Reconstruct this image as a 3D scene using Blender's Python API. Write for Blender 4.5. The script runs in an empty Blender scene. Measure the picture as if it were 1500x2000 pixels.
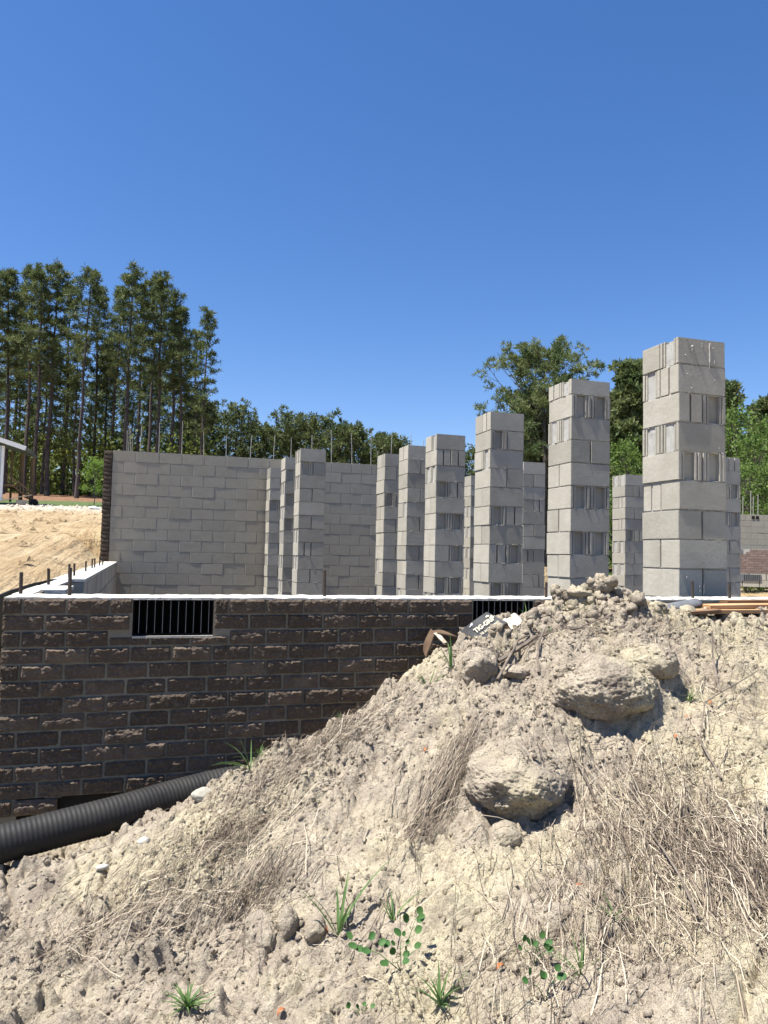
import bpy, bmesh, math, random
import numpy as np
from mathutils import Vector, Matrix, noise as mnoise

random.seed(7)
RNG = np.random.default_rng(11)
SC = bpy.context.scene
COL = SC.collection

# ------------------------------------------------------------------ camera
cam_d = bpy.data.cameras.new("camera")
cam = bpy.data.objects.new("camera", cam_d)
COL.objects.link(cam)
pt, rl, yw = math.radians(3.27), math.radians(1.21), math.radians(17.22)
r0 = Vector((math.cos(yw), -math.sin(yw), 0))
fw = Vector((math.sin(yw) * math.cos(pt), math.cos(yw) * math.cos(pt), math.sin(pt)))
u0 = r0.cross(fw)
cr = r0 * math.cos(rl) + u0 * math.sin(rl)
cu = u0 * math.cos(rl) - r0 * math.sin(rl)
M = Matrix((cr, cu, -fw)).transposed().to_4x4()
M.translation = Vector((0, 0, 1.5))
cam.matrix_world = M
cam_d.sensor_fit = 'VERTICAL'
cam_d.sensor_height = 24
cam_d.sensor_width = 18
cam_d.lens = 24 * 1468 / 2000
cam_d.clip_start = .05
cam_d.clip_end = 3000
SC.camera = cam

# ------------------------------------------------------------------ sky and sun
SUN = Vector((-.39, -.026, .92)).normalized()
w = bpy.data.worlds.new("World")
SC.world = w
w.use_nodes = True
nt = w.node_tree
bg = nt.nodes['Background']
sky = nt.nodes.new('ShaderNodeTexSky')
sky.sky_type = 'NISHITA'
sky.sun_disc = False
sky.sun_elevation = math.asin(SUN.z)
sky.sun_rotation = math.atan2(SUN.x, SUN.y)
sky.altitude = 100
sky.air_density = 1.0
sky.dust_density = .3
sky.ozone_density = 3.0
hs = nt.nodes.new('ShaderNodeHueSaturation')
hs.inputs['Saturation'].default_value = 1.25
nt.links.new(sky.outputs[0], hs.inputs['Color'])
tint = nt.nodes.new('ShaderNodeVectorMath')
tint.operation = 'MULTIPLY'
tint.inputs[1].default_value = (1.0, .90, 1.0)
nt.links.new(hs.outputs[0], tint.inputs[0])
nt.links.new(tint.outputs[0], bg.inputs[0])
bg.inputs[1].default_value = .075
sun_d = bpy.data.lights.new("sun", 'SUN')
sun_d.energy = 5.0
sun_d.angle = math.radians(.5)
sun_d.color = (1, .96, .9)
sun = bpy.data.objects.new("sun", sun_d)
sun.rotation_euler = (-SUN).to_track_quat('-Z', 'Y').to_euler()
sun.location = (-10, 0, 30)
COL.objects.link(sun)
SC.view_settings.view_transform = 'Standard'
SC.view_settings.look = 'None'
SC.view_settings.gamma = 1
SC.view_settings.exposure = 1.2
SC.view_settings.use_curve_mapping = False

# ------------------------------------------------------------------ materials
def mat(name):
    m = bpy.data.materials.new(name)
    m.use_nodes = True
    n = m.node_tree
    b = n.nodes['Principled BSDF']
    b.inputs['Roughness'].default_value = .9
    b.inputs['Specular IOR Level'].default_value = .25
    return m, n, b

def N(n, t, **k):
    x = n.nodes.new(t)
    for a, v in k.items():
        if a.startswith('i_'):
            x.inputs[a[2:].replace('_', ' ')].default_value = v
        else:
            setattr(x, a, v)
    return x

def mixc(n, f, a, b, t='MIX'):
    m = n.nodes.new('ShaderNodeMix')
    m.data_type = 'RGBA'
    m.blend_type = t
    for s, v in ((0, f), (6, a), (7, b)):
        if isinstance(v, (tuple, list)):
            m.inputs[s].default_value = (*v[:3], 1)
        elif isinstance(v, (int, float)):
            m.inputs[s].default_value = v
        else:
            n.links.new(v, m.inputs[s])
    return m.outputs[2]

def ramp(n, f, stops):
    r = n.nodes.new('ShaderNodeValToRGB')
    while len(r.color_ramp.elements) < len(stops):
        r.color_ramp.elements.new(.5)
    for e, (p, c) in zip(r.color_ramp.elements, stops):
        e.position = p
        e.color = (*c, 1) if not isinstance(c, (int, float)) else (c, c, c, 1)
    n.links.new(f, r.inputs[0])
    return r.outputs[0]

def coords(n, rnd=True):
    tc = N(n, 'ShaderNodeTexCoord')
    if not rnd:
        return tc.outputs['Object']
    oi = N(n, 'ShaderNodeObjectInfo')
    mu = N(n, 'ShaderNodeMath', operation='MULTIPLY')
    mu.inputs[1].default_value = 57.3
    n.links.new(oi.outputs['Random'], mu.inputs[0])
    ad = N(n, 'ShaderNodeVectorMath', operation='ADD')
    n.links.new(tc.outputs['Object'], ad.inputs[0])
    n.links.new(mu.outputs[0], ad.inputs[1])
    return ad.outputs[0]

def noise(n, v, s, d=4, r=.6):
    x = N(n, 'ShaderNodeTexNoise')
    x.inputs['Scale'].default_value = s
    x.inputs['Detail'].default_value = d
    x.inputs['Roughness'].default_value = r
    n.links.new(v, x.inputs['Vector'])
    return x.outputs['Fac']

def bump(n, b, h, dist, st=1.0, prev=None):
    x = N(n, 'ShaderNodeBump')
    x.inputs['Strength'].default_value = st
    x.inputs['Distance'].default_value = dist
    n.links.new(h, x.inputs['Height'])
    if prev is not None:
        n.links.new(prev, x.inputs['Normal'])
    n.links.new(x.outputs[0], b.inputs['Normal'])
    return x.outputs[0]

def make_block(name, ca, cb, var=.16, warm=(.47, .43, .37)):
    m, n, b = mat(name)
    v = coords(n)
    f1 = noise(n, v, 5, 3)
    f2 = noise(n, v, 160, 2)
    c = mixc(n, ramp(n, f1, [(.3, 0), (.7, 1)]), ca, cb)
    c = mixc(n, ramp(n, f2, [(.35, .0), (.7, .35)]), c, tuple(x * .62 for x in ca))
    f3 = noise(n, v, 11, 5, .7)
    c = mixc(n, ramp(n, f3, [(.58, 0.0), (.72, .35)]), c, warm)
    oi = N(n, 'ShaderNodeObjectInfo')
    mr = N(n, 'ShaderNodeMapRange')
    mr.inputs[3].default_value = 1 - var
    mr.inputs[4].default_value = 1 + var * .6
    n.links.new(oi.outputs['Random'], mr.inputs[0])
    cc = N(n, 'ShaderNodeCombineColor')
    for i in range(3):
        n.links.new(mr.outputs[0], cc.inputs[i])
    c = mixc(n, 1.0, c, cc.outputs[0], 'MULTIPLY')
    n.links.new(c, b.inputs['Base Color'])
    bv = N(n, 'ShaderNodeBevel'); bv.samples = 4; bv.inputs['Radius'].default_value = .006
    p = bump(n, b, f2, .0016, 1, bv.outputs[0])
    bump(n, b, noise(n, v, 28, 4), .004, .7, p)
    return m

def simple(name, ca, cb, s=8, rough=.9, bs=40, bd=.003, rnd=True, spec=.25, d=4):
    m, n, b = mat(name)
    v = coords(n, rnd)
    n.links.new(mixc(n, ramp(n, noise(n, v, s, d), [(.3, 0), (.7, 1)]), ca, cb), b.inputs['Base Color'])
    b.inputs['Roughness'].default_value = rough
    b.inputs['Specular IOR Level'].default_value = spec
    if bd:
        bump(n, b, noise(n, v, bs, 4), bd, .8)
    return m

M_BLOCK = make_block('concrete block grey', (.352, .327, .262), (.43, .403, .332))
M_BLOCKB = make_block('concrete block warm grey', (.33, .302, .236), (.375, .347, .277), .05)
M_MORTAR = simple('mortar grey', (.30, .29, .26), (.42, .41, .37), 20, .95, 90, .003)
M_MORTARD = simple('mortar brown grey', (.16, .145, .11), (.215, .197, .15), 20, .95, 90, .004)
M_CAP = simple('mortar cap pale', (.40, .385, .34), (.56, .54, .48), 25, .95, 60, .006)
M_BLACK = simple('black plastic', (.010, .010, .011), (.024, .023, .021), 7, .65, 60, .0006, spec=.25)
M_VENT = simple('matt black vent', (.004, .004, .004), (.008, .008, .008), 12, .9, 60, .0003, spec=.05)
M_VOID = simple('gap shade black', (.012, .011, .010), (.022, .02, .018), 12, .9, 60, .004)  # near-black colour standing in for the shade in gaps and holes
M_STEEL = simple('rusty steel bar', (.03, .024, .02), (.06, .045, .036), 60, .6, 300, .0008)
M_STEELG = simple('grey steel bar', (.26, .25, .23), (.38, .37, .34), 30, .55, 300, .0005)
M_FIN = simple('sunlit fin edge', (.20, .20, .19), (.30, .30, .29), 30, .5, 100, .0003, spec=.5)  # sunlit edge tone of the dark fins, put into the colour
M_BARK = simple('pine bark', (.055, .047, .042), (.12, .10, .085), 3, .95, 12, .03, spec=.1)
M_BARKG = simple('grey bark', (.11, .095, .08), (.19, .165, .14), 3, .95, 12, .02, spec=.1)
M_SIDING = simple('pale blue siding', (.42, .50, .54), (.46, .54, .58), 2, .7, 20, .001)
M_TRIM = simple('white trim', (.70, .70, .68), (.76, .76, .74), 2, .6, 20, .001)
M_ROOF = simple('grey shingle', (.10, .10, .10), (.17, .165, .16), 6, .95, 30, .01)
M_WOODP = simple('treated porch wood', (.13, .085, .045), (.2, .135, .075), 5, .85, 30, .003)
M_PLANK = simple('orange pine plank', (.36, .21, .10), (.46, .29, .15), 4, .8, 30, .002)
M_PLANKD = simple('dark wet plank', (.13, .075, .04), (.22, .13, .07), 4, .8, 30, .002)
M_CARD = simple('brown cardboard', (.085, .055, .034), (.14, .092, .055), 12, .9, 60, .001)
M_CARDIN = simple('pale cardboard', (.58, .50, .38), (.68, .60, .46), 12, .9, 60, .001)
M_PRINT = simple('charcoal print', (.055, .055, .055), (.095, .095, .093), 10, .85, 60, .0015)
M_INK = simple('cream lettering', (.62, .56, .40), (.75, .70, .54), 40, .8, 60, 0)
M_INKW = simple('torn white paper', (.5, .5, .48), (.72, .72, .70), 40, .8, 60, .001)
M_PIPEG = simple('grey plastic offcut', (.10, .105, .11), (.16, .165, .17), 20, .6, 60, .0006)
M_STICK = simple('weathered stick', (.09, .07, .055), (.22, .185, .145), 25, .95, 120, .002)
M_DEAD = simple('orange brown leaf', (.24, .075, .025), (.38, .14, .05), 60, .6, 100, .001)
M_BAG = simple('pale plastic bag', (.55, .55, .55), (.75, .75, .75), 10, .5, 20, .01)

def brick_mat(name, stops, spk=(.32, .28, .235)):
    m, n, b = mat(name)
    v = coords(n)
    oi = N(n, 'ShaderNodeObjectInfo')
    c = ramp(n, oi.outputs['Random'], stops)
    f = noise(n, v, 14, 5, .7)
    c = mixc(n, ramp(n, f, [(.35, 0), (.65, .7)]), c, stops[1][1])
    c = mixc(n, ramp(n, noise(n, v, 70, 3, .7), [(.52, 0), (.68, .55)]), c, spk)
    n.links.new(c, b.inputs['Base Color'])
    p = bump(n, b, noise(n, v, 170, 3), .0018, 1)
    bump(n, b, noise(n, v, 45, 5, .7), .007, 1, p)
    b.inputs['Specular IOR Level'].default_value = .08
    return m
M_BRICK = brick_mat('dark brown rock face brick', [(0, (.105, .080, .060)), (.35, (.072, .056, .043)), (.7, (.125, .096, .073)), (1, (.15, .118, .09))], (.17, .15, .12))
M_BRICKL = brick_mat('light brown brick', [(0, (.24, .16, .13)), (.4, (.17, .12, .10)), (.8, (.29, .21, .175)), (1, (.13, .095, .085))])

def leaf_mat(name, ca, cb, tr=.3, s=2.5):
    m, n, b = mat(name)
    v = coords(n)
    c = mixc(n, ramp(n, noise(n, v, s, 2), [(.35, 0), (.65, 1)]), ca, cb)
    n.links.new(c, b.inputs['Base Color'])
    b.inputs['Roughness'].default_value = .6
    t = N(n, 'ShaderNodeBsdfTranslucent')
    n.links.new(c, t.inputs[0])
    ms = N(n, 'ShaderNodeMixShader')
    ms.inputs[0].default_value = tr
    n.links.new(b.outputs[0], ms.inputs[1])
    n.links.new(t.outputs[0], ms.inputs[2])
    n.links.new(ms.outputs[0], n.nodes['Material Output'].inputs[0])
    return m
M_PINE = leaf_mat('pine needles', (.07, .10, .035), (.145, .17, .06), .33, .9)
M_PINEB = leaf_mat('big pine needles', (.085, .125, .045), (.17, .195, .075), .35, .9)
M_LEAF = leaf_mat('bright broad leaves', (.07, .13, .025), (.15, .22, .05), .45, 1.5)
M_UNDER = leaf_mat('understory leaves', (.06, .085, .02), (.20, .24, .055), .4, .3)
M_SAPL = leaf_mat('sapling leaves', (.14, .23, .035), (.22, .32, .055), .5)
M_GRASS = leaf_mat('green grass blade', (.055, .12, .03), (.12, .19, .06), .3, 20)
M_WEED = leaf_mat('round green leaf', (.045, .12, .03), (.075, .16, .045), .3, 20)

def straw_mat():
    m, n, b = mat('dry straw')
    at = N(n, 'ShaderNodeAttribute', attribute_name='tone')
    c = ramp(n, at.outputs['Fac'], [(0, (.04, .03, .023)), (.35, (.11, .085, .062)), (.75, (.26, .21, .155)), (1, (.47, .41, .31))])
    n.links.new(c, b.inputs['Base Color'])
    return m
M_STRAW = straw_mat()

def dirt_mat(name, coarse=1.0):
    m, n, b = mat(name)
    v = coords(n, False)
    f1 = noise(n, v, 1.7, 5, .62)
    f2 = noise(n, v, 9, 5, .65)
    c = mixc(n, ramp(n, f2, [(.38, 0), (.62, 1)]), (.355, .298, .228), (.465, .398, .30))
    c = mixc(n, ramp(n, f1, [(.48, 0), (.61, .8)]), c, (.54, .475, .315))
    f3 = noise(n, v, 26, 5, .7)
    c = mixc(n, ramp(n, f3, [(.54, 0), (.68, .7)]), c, (.58, .52, .38))
    f4 = noise(n, v, 5.5, 6, .72)
    c = mixc(n, ramp(n, f4, [(.52, 0), (.66, .65)]), c, (.19, .155, .122))
    c = mixc(n, ramp(n, noise(n, v, 70, 4, .7), [(.57, 0), (.70, .65)]), c, (.12, .095, .075))
    n.links.new(c, b.inputs['Base Color'])
    p = bump(n, b, noise(n, v, 300, 2, .6), .0025, 1)
    p = bump(n, b, noise(n, v, 90, 5, .75), .014 * coarse, 1, p)
    bump(n, b, noise(n, v, 22, 5, .7), .02 * coarse, 1, p)
    return m
M_DIRT = dirt_mat('sandy clay dirt')
def clod_mat():
    m, n, b = mat('pale yellow clod')
    v = coords(n, True)
    c = mixc(n, ramp(n, noise(n, v, 14, 5, .7), [(.35, 0), (.62, 1)]), (.35, .30, .225), (.49, .43, .31))
    c = mixc(n, ramp(n, noise(n, v, 22, 6, .75), [(.53, 0), (.68, .7)]), c, (.19, .155, .12))
    n.links.new(c, b.inputs['Base Color'])
    p = bump(n, b, noise(n, v, 260, 3, .7), .003, 1)
    bump(n, b, noise(n, v, 80, 5, .75), .012, 1, p)
    return m
M_CLOD = clod_mat()
def crumb_mat():
    m, n, b = mat('soil crumbs')
    v = coords(n, False)
    c = ramp(n, noise(n, v, 45, 3, .7), [(.3, (.15, .12, .10)), (.45, (.32, .27, .21)), (.58, (.47, .41, .31)), (.7, (.58, .53, .42))])
    n.links.new(c, b.inputs['Base Color'])
    bump(n, b, noise(n, v, 200, 3, .7), .003, 1)
    return m
M_CRUMB = crumb_mat()

def ground_mat():
    m, n, b = mat('site ground')
    g = N(n, 'ShaderNodeNewGeometry')
    v = g.outputs['Position']
    sx = N(n, 'ShaderNodeSeparateXYZ')
    n.links.new(v, sx.inputs[0])
    f = noise(n, v, .6, 5, .6)
    sand = mixc(n, ramp(n, f, [(.35, 0), (.65, 1)]), (.43, .315, .175), (.52, .41, .25))
    # wheel tracks, combed along a slanting direction
    mp = N(n, 'ShaderNodeMapping')
    mp.inputs['Rotation'].default_value = (0, 0, math.radians(20))
    mp.inputs['Scale'].default_value = (3.2, .10, 1)
    n.links.new(v, mp.inputs[0])
    tr = noise(n, mp.outputs[0], 1.3, 5, .65)
    sand = mixc(n, ramp(n, tr, [(.42, .0), (.6, .75)]), sand, (.33, .23, .12))
    sand = mixc(n, ramp(n, noise(n, v, 1.6, 7, .72), [(.55, 0), (.66, .85)]), sand, (.20, .135, .075))
    # pale stony crest of the sand
    def band(lo, hi, w=1.5):
        a = N(n, 'ShaderNodeMath', operation='ADD')
        n.links.new(sx.outputs[1], a.inputs[0])
        nn = N(n, 'ShaderNodeMath', operation='MULTIPLY')
        n.links.new(noise(n, v, .5, 3), nn.inputs[0])
        nn.inputs[1].default_value = 4
        n.links.new(nn.outputs[0], a.inputs[1])
        r = N(n, 'ShaderNodeMapRange')
        n.links.new(a.outputs[0], r.inputs[0])
        r.inputs[1].default_value = lo
        r.inputs[2].default_value = hi
        return r.outputs[0]
    c = mixc(n, band(27, 34), sand, (.55, .49, .39))
    c = mixc(n, band(36, 37), c, (.10, .14, .045))
    straw = mixc(n, ramp(n, noise(n, v, 2.2, 5, .7), [(.35, 0), (.65, 1)]), (.16, .085, .045), (.30, .17, .09))
    c = mixc(n, band(46, 48), c, straw)
    # dug out floor inside the foundation: unseen, darkened to limit bounced light
    lt = N(n, 'ShaderNodeMath', operation='LESS_THAN'); n.links.new(sx.outputs[2], lt.inputs[0]); lt.inputs[1].default_value = .34
    c = mixc(n, lt.outputs[0], c, (.19, .15, .11))
    n.links.new(c, b.inputs['Base Color'])
    p = bump(n, b, noise(n, v, 9, 6, .7), .10, 1)
    p = bump(n, b, tr, .25, 1, p)
    bump(n, b, noise(n, v, 2.2, 5, .7), .2, .8, p)
    return m
M_GROUND = ground_mat()

# ------------------------------------------------------------------ helpers
def tag(o, label=None, cat=None, group=None, kind=None):
    if label: o['label'] = label
    if cat: o['category'] = cat
    if group: o['group'] = group
    if kind: o['kind'] = kind
    return o

def mesh(name, V, F, m, smooth=False):
    me = bpy.data.meshes.new(name)
    V = np.asarray(V, dtype=np.float32)
    if isinstance(F, np.ndarray):
        k = F.shape[1]
        me.vertices.add(len(V)); me.vertices.foreach_set('co', V.ravel())
        me.loops.add(F.size); me.loops.foreach_set('vertex_index', F.ravel().astype(np.int32))
        me.polygons.add(len(F)); me.polygons.foreach_set('loop_start', (np.arange(len(F)) * k).astype(np.int32))
        me.update(calc_edges=True)
    else:
        me.from_pydata([tuple(map(float, v)) for v in V], [], F)
    if smooth:
        me.shade_smooth()
    if m: me.materials.append(m)
    return me

def obj(name, me, parent=None, loc=(0, 0, 0), rot=(0, 0, 0), scale=(1, 1, 1)):
    o = bpy.data.objects.new(name, me)
    o.location = loc; o.rotation_euler = rot; o.scale = scale
    if parent: o.parent = parent
    COL.objects.link(o)
    return o

def empty(name, loc, rz=0):
    o = bpy.data.objects.new(name, None)
    o.location = loc; o.rotation_euler = (0, 0, rz)
    o.empty_display_size = .1
    COL.objects.link(o)
    return o

class MB:
    def __init__(s): s.v = []; s.f = []
    def box(s, x0, x1, y0, y1, z0, z1):
        b = len(s.v)
        s.v += [(x, y, z) for z in (z0, z1) for y in (y0, y1) for x in (x0, x1)]
        s.f += [tuple(b + i for i in q) for q in ((0, 2, 3, 1), (4, 5, 7, 6), (0, 1, 5, 4), (2, 6, 7, 3), (0, 4, 6, 2), (1, 3, 7, 5))]
    def poly_prism(s, pts, z0, z1):
        b = len(s.v); n = len(pts)
        s.v += [(x, y, z0) for x, y in pts] + [(x, y, z1) for x, y in pts]
        s.f.append(tuple(b + i for i in reversed(range(n))))
        s.f.append(tuple(b + n + i for i in range(n)))
        for i in range(n):
            j = (i + 1) % n
            s.f.append((b + i, b + j, b + n + j, b + n + i))
    def tube(s, pts, rad, sides=6, cap=True):
        pts = [Vector(p) for p in pts]
        if not hasattr(rad, '__len__'): rad = [rad] * len(pts)
        b = len(s.v); n = len(pts)
        for i, p in enumerate(pts):
            t = (pts[min(i + 1, n - 1)] - pts[max(i - 1, 0)]).normalized()
            a = t.orthogonal().normalized() if i == 0 else (a - t * a.dot(t)).normalized()
            c = t.cross(a)
            for k in range(sides):
                an = 2 * math.pi * k / sides
                s.v.append(tuple(p + (a * math.cos(an) + c * math.sin(an)) * rad[i]))
        for i in range(n - 1):
            for k in range(sides):
                k2 = (k + 1) % sides
                s.f.append((b + i * sides + k, b + i * sides + k2, b + (i + 1) * sides + k2, b + (i + 1) * sides + k))
        if cap:
            s.f.append(tuple(b + k for k in reversed(range(sides))))
            s.f.append(tuple(b + (n - 1) * sides + k for k in range(sides)))
    def mesh(s, name, m, smooth=False):
        return mesh(name, s.v, s.f, m, smooth)

def vnoise(x, y, seed=0):
    xi = np.floor(x).astype(np.int64); yi = np.floor(y).astype(np.int64)
    xf = x - xi; yf = y - yi
    u = xf * xf * xf * (xf * (xf * 6 - 15) + 10); v = yf * yf * yf * (yf * (yf * 6 - 15) + 10)
    def h(a, b):
        n = (a * 374761393 + b * 668265263 + seed * 974634777) & 0xffffffff
        n = ((n ^ (n >> 13)) * 1274126177) & 0xffffffff
        n = n ^ (n >> 16)
        return (n & 0xffff) / 65535.0 * 2 - 1
    return (h(xi, yi) * (1 - u) + h(xi + 1, yi) * u) * (1 - v) + (h(xi, yi + 1) * (1 - u) + h(xi + 1, yi + 1) * u) * v

def fbm(x, y, sc, octv=4, seed=0, gain=.5):
    r = 0; a = 1; t = 0
    for i in range(octv):
        r = r + a * vnoise(x * sc * 2 ** i + 13.7 * i, y * sc * 2 ** i - 7.1 * i, seed + i)
        t += a; a *= gain
    return r / t

# ------------------------------------------------------------------ mound surface (thin plate through surveyed points)
CT = np.array([(-0.34,2.30,0.217),(0.17,1.97,0.329),(0.56,1.72,0.415),(0.95,1.48,0.489),(1.22,1.26,0.574),(-0.41,2.73,0.218),(0.20,2.34,0.329),(0.66,2.03,0.422),(1.09,1.70,0.528),(1.41,1.45,0.608),(-0.49,3.15,0.301),(0.22,2.68,0.416),(0.75,2.34,0.496),(1.27,1.98,0.587),(1.66,1.71,0.656),(0.11,3.12,0.449),(0.38,2.88,0.506),(0.83,2.61,0.560),(1.42,2.22,0.640),(1.86,1.92,0.707),(0.43,3.17,0.611),(0.88,2.78,0.689),(1.56,2.44,0.740),(2.07,2.13,0.791),(0.88,3.13,0.808),(1.24,2.87,0.847),(1.71,2.68,0.868),(2.32,2.39,0.902),(1.26,3.29,1.039),(1.58,3.10,1.036),(1.91,2.99,1.044),(2.68,2.75,1.061),(1.55,3.35,1.124),(1.84,3.40,1.193),(2.11,3.31,1.186),(3.08,3.16,1.167),(2.06,3.47,1.291),(2.24,3.46,1.345),(2.37,3.43,1.316),(2.54,3.45,1.245),(2.86,3.47,1.231),(3.44,3.53,1.214),(-0.45,3.65,0.170),(-0.10,3.65,0.200),(0.30,3.65,0.250),(0.60,3.65,0.300),(1.00,3.65,0.500),(1.30,3.65,0.660),(1.60,3.65,0.800),(1.85,3.65,1.000),(2.10,3.65,1.160),(2.60,3.65,1.190),(3.10,3.65,1.170),(3.70,3.65,1.160),(-1.60,1.80,-0.150),(-1.50,2.60,-0.050),(-1.40,3.60,0.100),(-1.00,1.00,-0.200),(0.00,0.60,-0.150),(1.00,0.30,0.050),(2.00,0.30,0.350),(3.00,1.00,0.750),(4.50,1.00,0.950),(5.00,2.20,1.050),(5.00,3.60,1.150)])
def _tps():
    P = CT[:, :2]; n = len(P)
    d = np.linalg.norm(P[:, None] - P[None], axis=2)
    K = np.where(d > 0, d * d * np.log(d + 1e-12), 0) + np.eye(n) * 4e-3
    A = np.zeros((n + 3, n + 3)); A[:n, :n] = K; A[:n, n] = 1; A[:n, n + 1:] = P; A[n:, :n] = A[:n, n:].T
    return np.linalg.solve(A, np.r_[CT[:, 2], 0, 0, 0])
TW = _tps()
def hbase(x, y):
    x = np.asarray(x, float); y = np.asarray(y, float)
    s = TW[-3] + TW[-2] * x + TW[-1] * y
    for (px, py, _), wgt in zip(CT, TW[:-3]):
        r2 = (x - px) ** 2 + (y - py) ** 2 + 1e-12
        s = s + wgt * r2 * .5 * np.log(r2)
    return s

xs = np.r_[np.arange(-4.5, -1.1, .06), np.arange(-1.1, 3.45, .0065), np.arange(3.45, 6.6, .05)]
ys = np.r_[np.arange(-1.5, 1.05, .06), np.arange(1.05, 3.6515, .0065)]
GX, GY = np.meshgrid(xs, ys)
GZ = hbase(GX, GY)
GZ += .035 * fbm(GX, GY, 2.2, 3, 3) + .024 * fbm(GX, GY, 6, 3, 9)
_c = fbm(GX + .05 * fbm(GX, GY, 9, 2, 2), GY, 13, 4, 21, .6); GZ += .016 * _c + .012 * np.clip(_c - .12, 0, 1) / .12 * (np.clip(_c - .12, 0, .12))
_e = np.clip(fbm(GX, GY, 2.6, 3, 90) * 2.5 + .25, 0, 1); GZ += _e * .013 * np.round(fbm(GX, GY, 16, 3, 91) * 3.2) * .6
def smooth_zone(x, y):   # compacted, washed parts of the slope
    return np.clip(np.exp(-((x - .98) / .30) ** 2 - ((y - 2.05) / .26) ** 2) + np.exp(-((x - .62) / .35) ** 2 - ((y - 2.62) / .16) ** 2) + np.exp(-((x + .1) / .35) ** 2 - ((y - 2.85) / .16) ** 2) + np.exp(-((x - .45) / .4) ** 2 - ((y - 1.95) / .14) ** 2), 0, 1)
SMZ = 1 - .8 * smooth_zone(GX, GY)
_t = np.abs(fbm(GX, GY, 26, 3, 51, .6)); GZ += SMZ * (.009 - .04 * _t) * np.clip(fbm(GX, GY, 2.1, 3, 52) * 2 + .55, .15, 1) * .8
GZ += SMZ * .009 * fbm(GX, GY, 55, 3, 53, .7) * np.clip(fbm(GX, GY, 1.9, 2, 150) * 3 + .45, .2, 1)
for (bx, by, br, bh) in ((1.88, 2.86, .36, .12), (1.36, 2.66, .34, .11), (2.10, 2.84, .2, .06), (1.44, 3.12, .14, .03), (-.2, 3.32, .25, -.05), (1.62, 3.22, .13, .05), (1.66, 1.60, .13, -.10), (3.2, 3.42, .55, -.045), (2.85, 3.42, .3, -.02)):
    _q = np.clip(1 - ((GX - bx) ** 2 + (GY - by) ** 2) / br ** 2, 0, 1); GZ += bh * _q * _q * (3 - 2 * _q)
# steps and crusts, running along the slope
rg = np.abs(fbm(GX * 1.0 + .4 * GY, GY * .8 - .5 * GX, 3.2, 4, 40)); GZ -= .05 * np.clip(.10 - rg, 0, .1) / .1 * .6
R2 = np.random.default_rng(5)
def stamp(cx, cy, r, h, ex=1.0, an=0.0, p=.5):
    i0, i1 = np.searchsorted(xs, [cx - r * 1.3, cx + r * 1.3]); j0, j1 = np.searchsorted(ys, [cy - r * 1.3, cy + r * 1.3])
    if i1 <= i0 or j1 <= j0: return
    X = GX[j0:j1, i0:i1] - cx; Y = GY[j0:j1, i0:i1] - cy
    a = X * math.cos(an) + Y * math.sin(an); b = (-X * math.sin(an) + Y * math.cos(an)) * ex
    ang = np.arctan2(b, a)
    rr = r * (1 + .18 * np.sin(3 * ang + cx * 40) + .1 * np.sin(5 * ang + cy * 70))
    q = np.clip(1 - (a * a + b * b) / (rr * rr), 0, 1)
    GZ[j0:j1, i0:i1] += h * q ** p
dens = lambda x, y: .35 + .9 * max(0, fbm(np.array(x), np.array(y), 1.6, 2, 77)) + (1.0 if y > 3.1 and x > 1.4 else 0)
k = 0
while k < 7500:
    cx = R2.uniform(-1.1, 3.4); cy = R2.uniform(1.05, 3.64)
    if R2.random() > dens(cx, cy) * (1 - .85 * float(smooth_zone(cx, cy))): continue
    r = .008 + .024 * R2.random() ** 3 + (.03 * R2.random() if R2.random() < .05 else 0)
    stamp(cx, cy, r, r * R2.uniform(.45, 1.15) * (1 if R2.random() < .85 else -.9), R2.uniform(1, 1.8), R2.uniform(0, 3.1))
    k += 1
GZ += .0035 * fbm(GX, GY, 70, 2, 61)

def height(x, y):
    i = np.clip(np.searchsorted(xs, x) - 1, 0, len(xs) - 2); j = np.clip(np.searchsorted(ys, y) - 1, 0, len(ys) - 2)
    fx = np.clip((x - xs[i]) / (xs[i + 1] - xs[i]), 0, 1); fy = np.clip((y - ys[j]) / (ys[j + 1] - ys[j]), 0, 1)
    return (GZ[j, i] * (1 - fx) + GZ[j, i + 1] * fx) * (1 - fy) + (GZ[j + 1, i] * (1 - fx) + GZ[j + 1, i + 1] * fx) * fy

def grid_mesh(name, X, Y, Z, m, smooth=True):
    ny, nx = X.shape
    V = np.stack([X, Y, Z], -1).reshape(-1, 3)
    I = np.arange(nx * ny).reshape(ny, nx)
    F = np.stack([I[:-1, :-1], I[:-1, 1:], I[1:, 1:], I[1:, :-1]], -1).reshape(-1, 4)
    return mesh(name, V, F, m, smooth)
tag(obj('dirt_mound', grid_mesh('dirt_mound', GX, GY, GZ, M_DIRT)), 'heap of sandy clay piled in front of the brick wall', kind='structure')

# wide ground around the site
gx = np.r_[np.arange(-400, -40, 12), np.arange(-40, -8, 1.0), np.arange(-8, -.7, .25), [-.66, -.60, -.585, -.4], np.arange(-.25, 22, .25), np.arange(22, 60, 1.0), np.arange(60, 420, 12)]
gy = np.r_[np.arange(-300, -10, 12), np.arange(-10, 3.7, .5), [3.72], np.arange(3.9, 40, .25), np.arange(40, 100, 1.0), np.arange(100, 900, 20)]
X, Y = np.meshgrid(gx, gy)
left = 1.0 + .0775 * np.clip(Y - 5, -2, 75)
right = .25 + .02 * np.clip(Y - 14, 0, 60)
t = np.clip((X - 3) / 14, 0, 1); t = t * t * (3 - 2 * t)
out = left * (1 - t) + right * t
Z = out.copy()
Z -= np.clip(1 - np.abs(X + .5) / .9, 0, 1) * .24 * (Y > 3.7) * (Y < 16) * np.clip((Y - 3.7) / 3, 0, 1)
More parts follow.
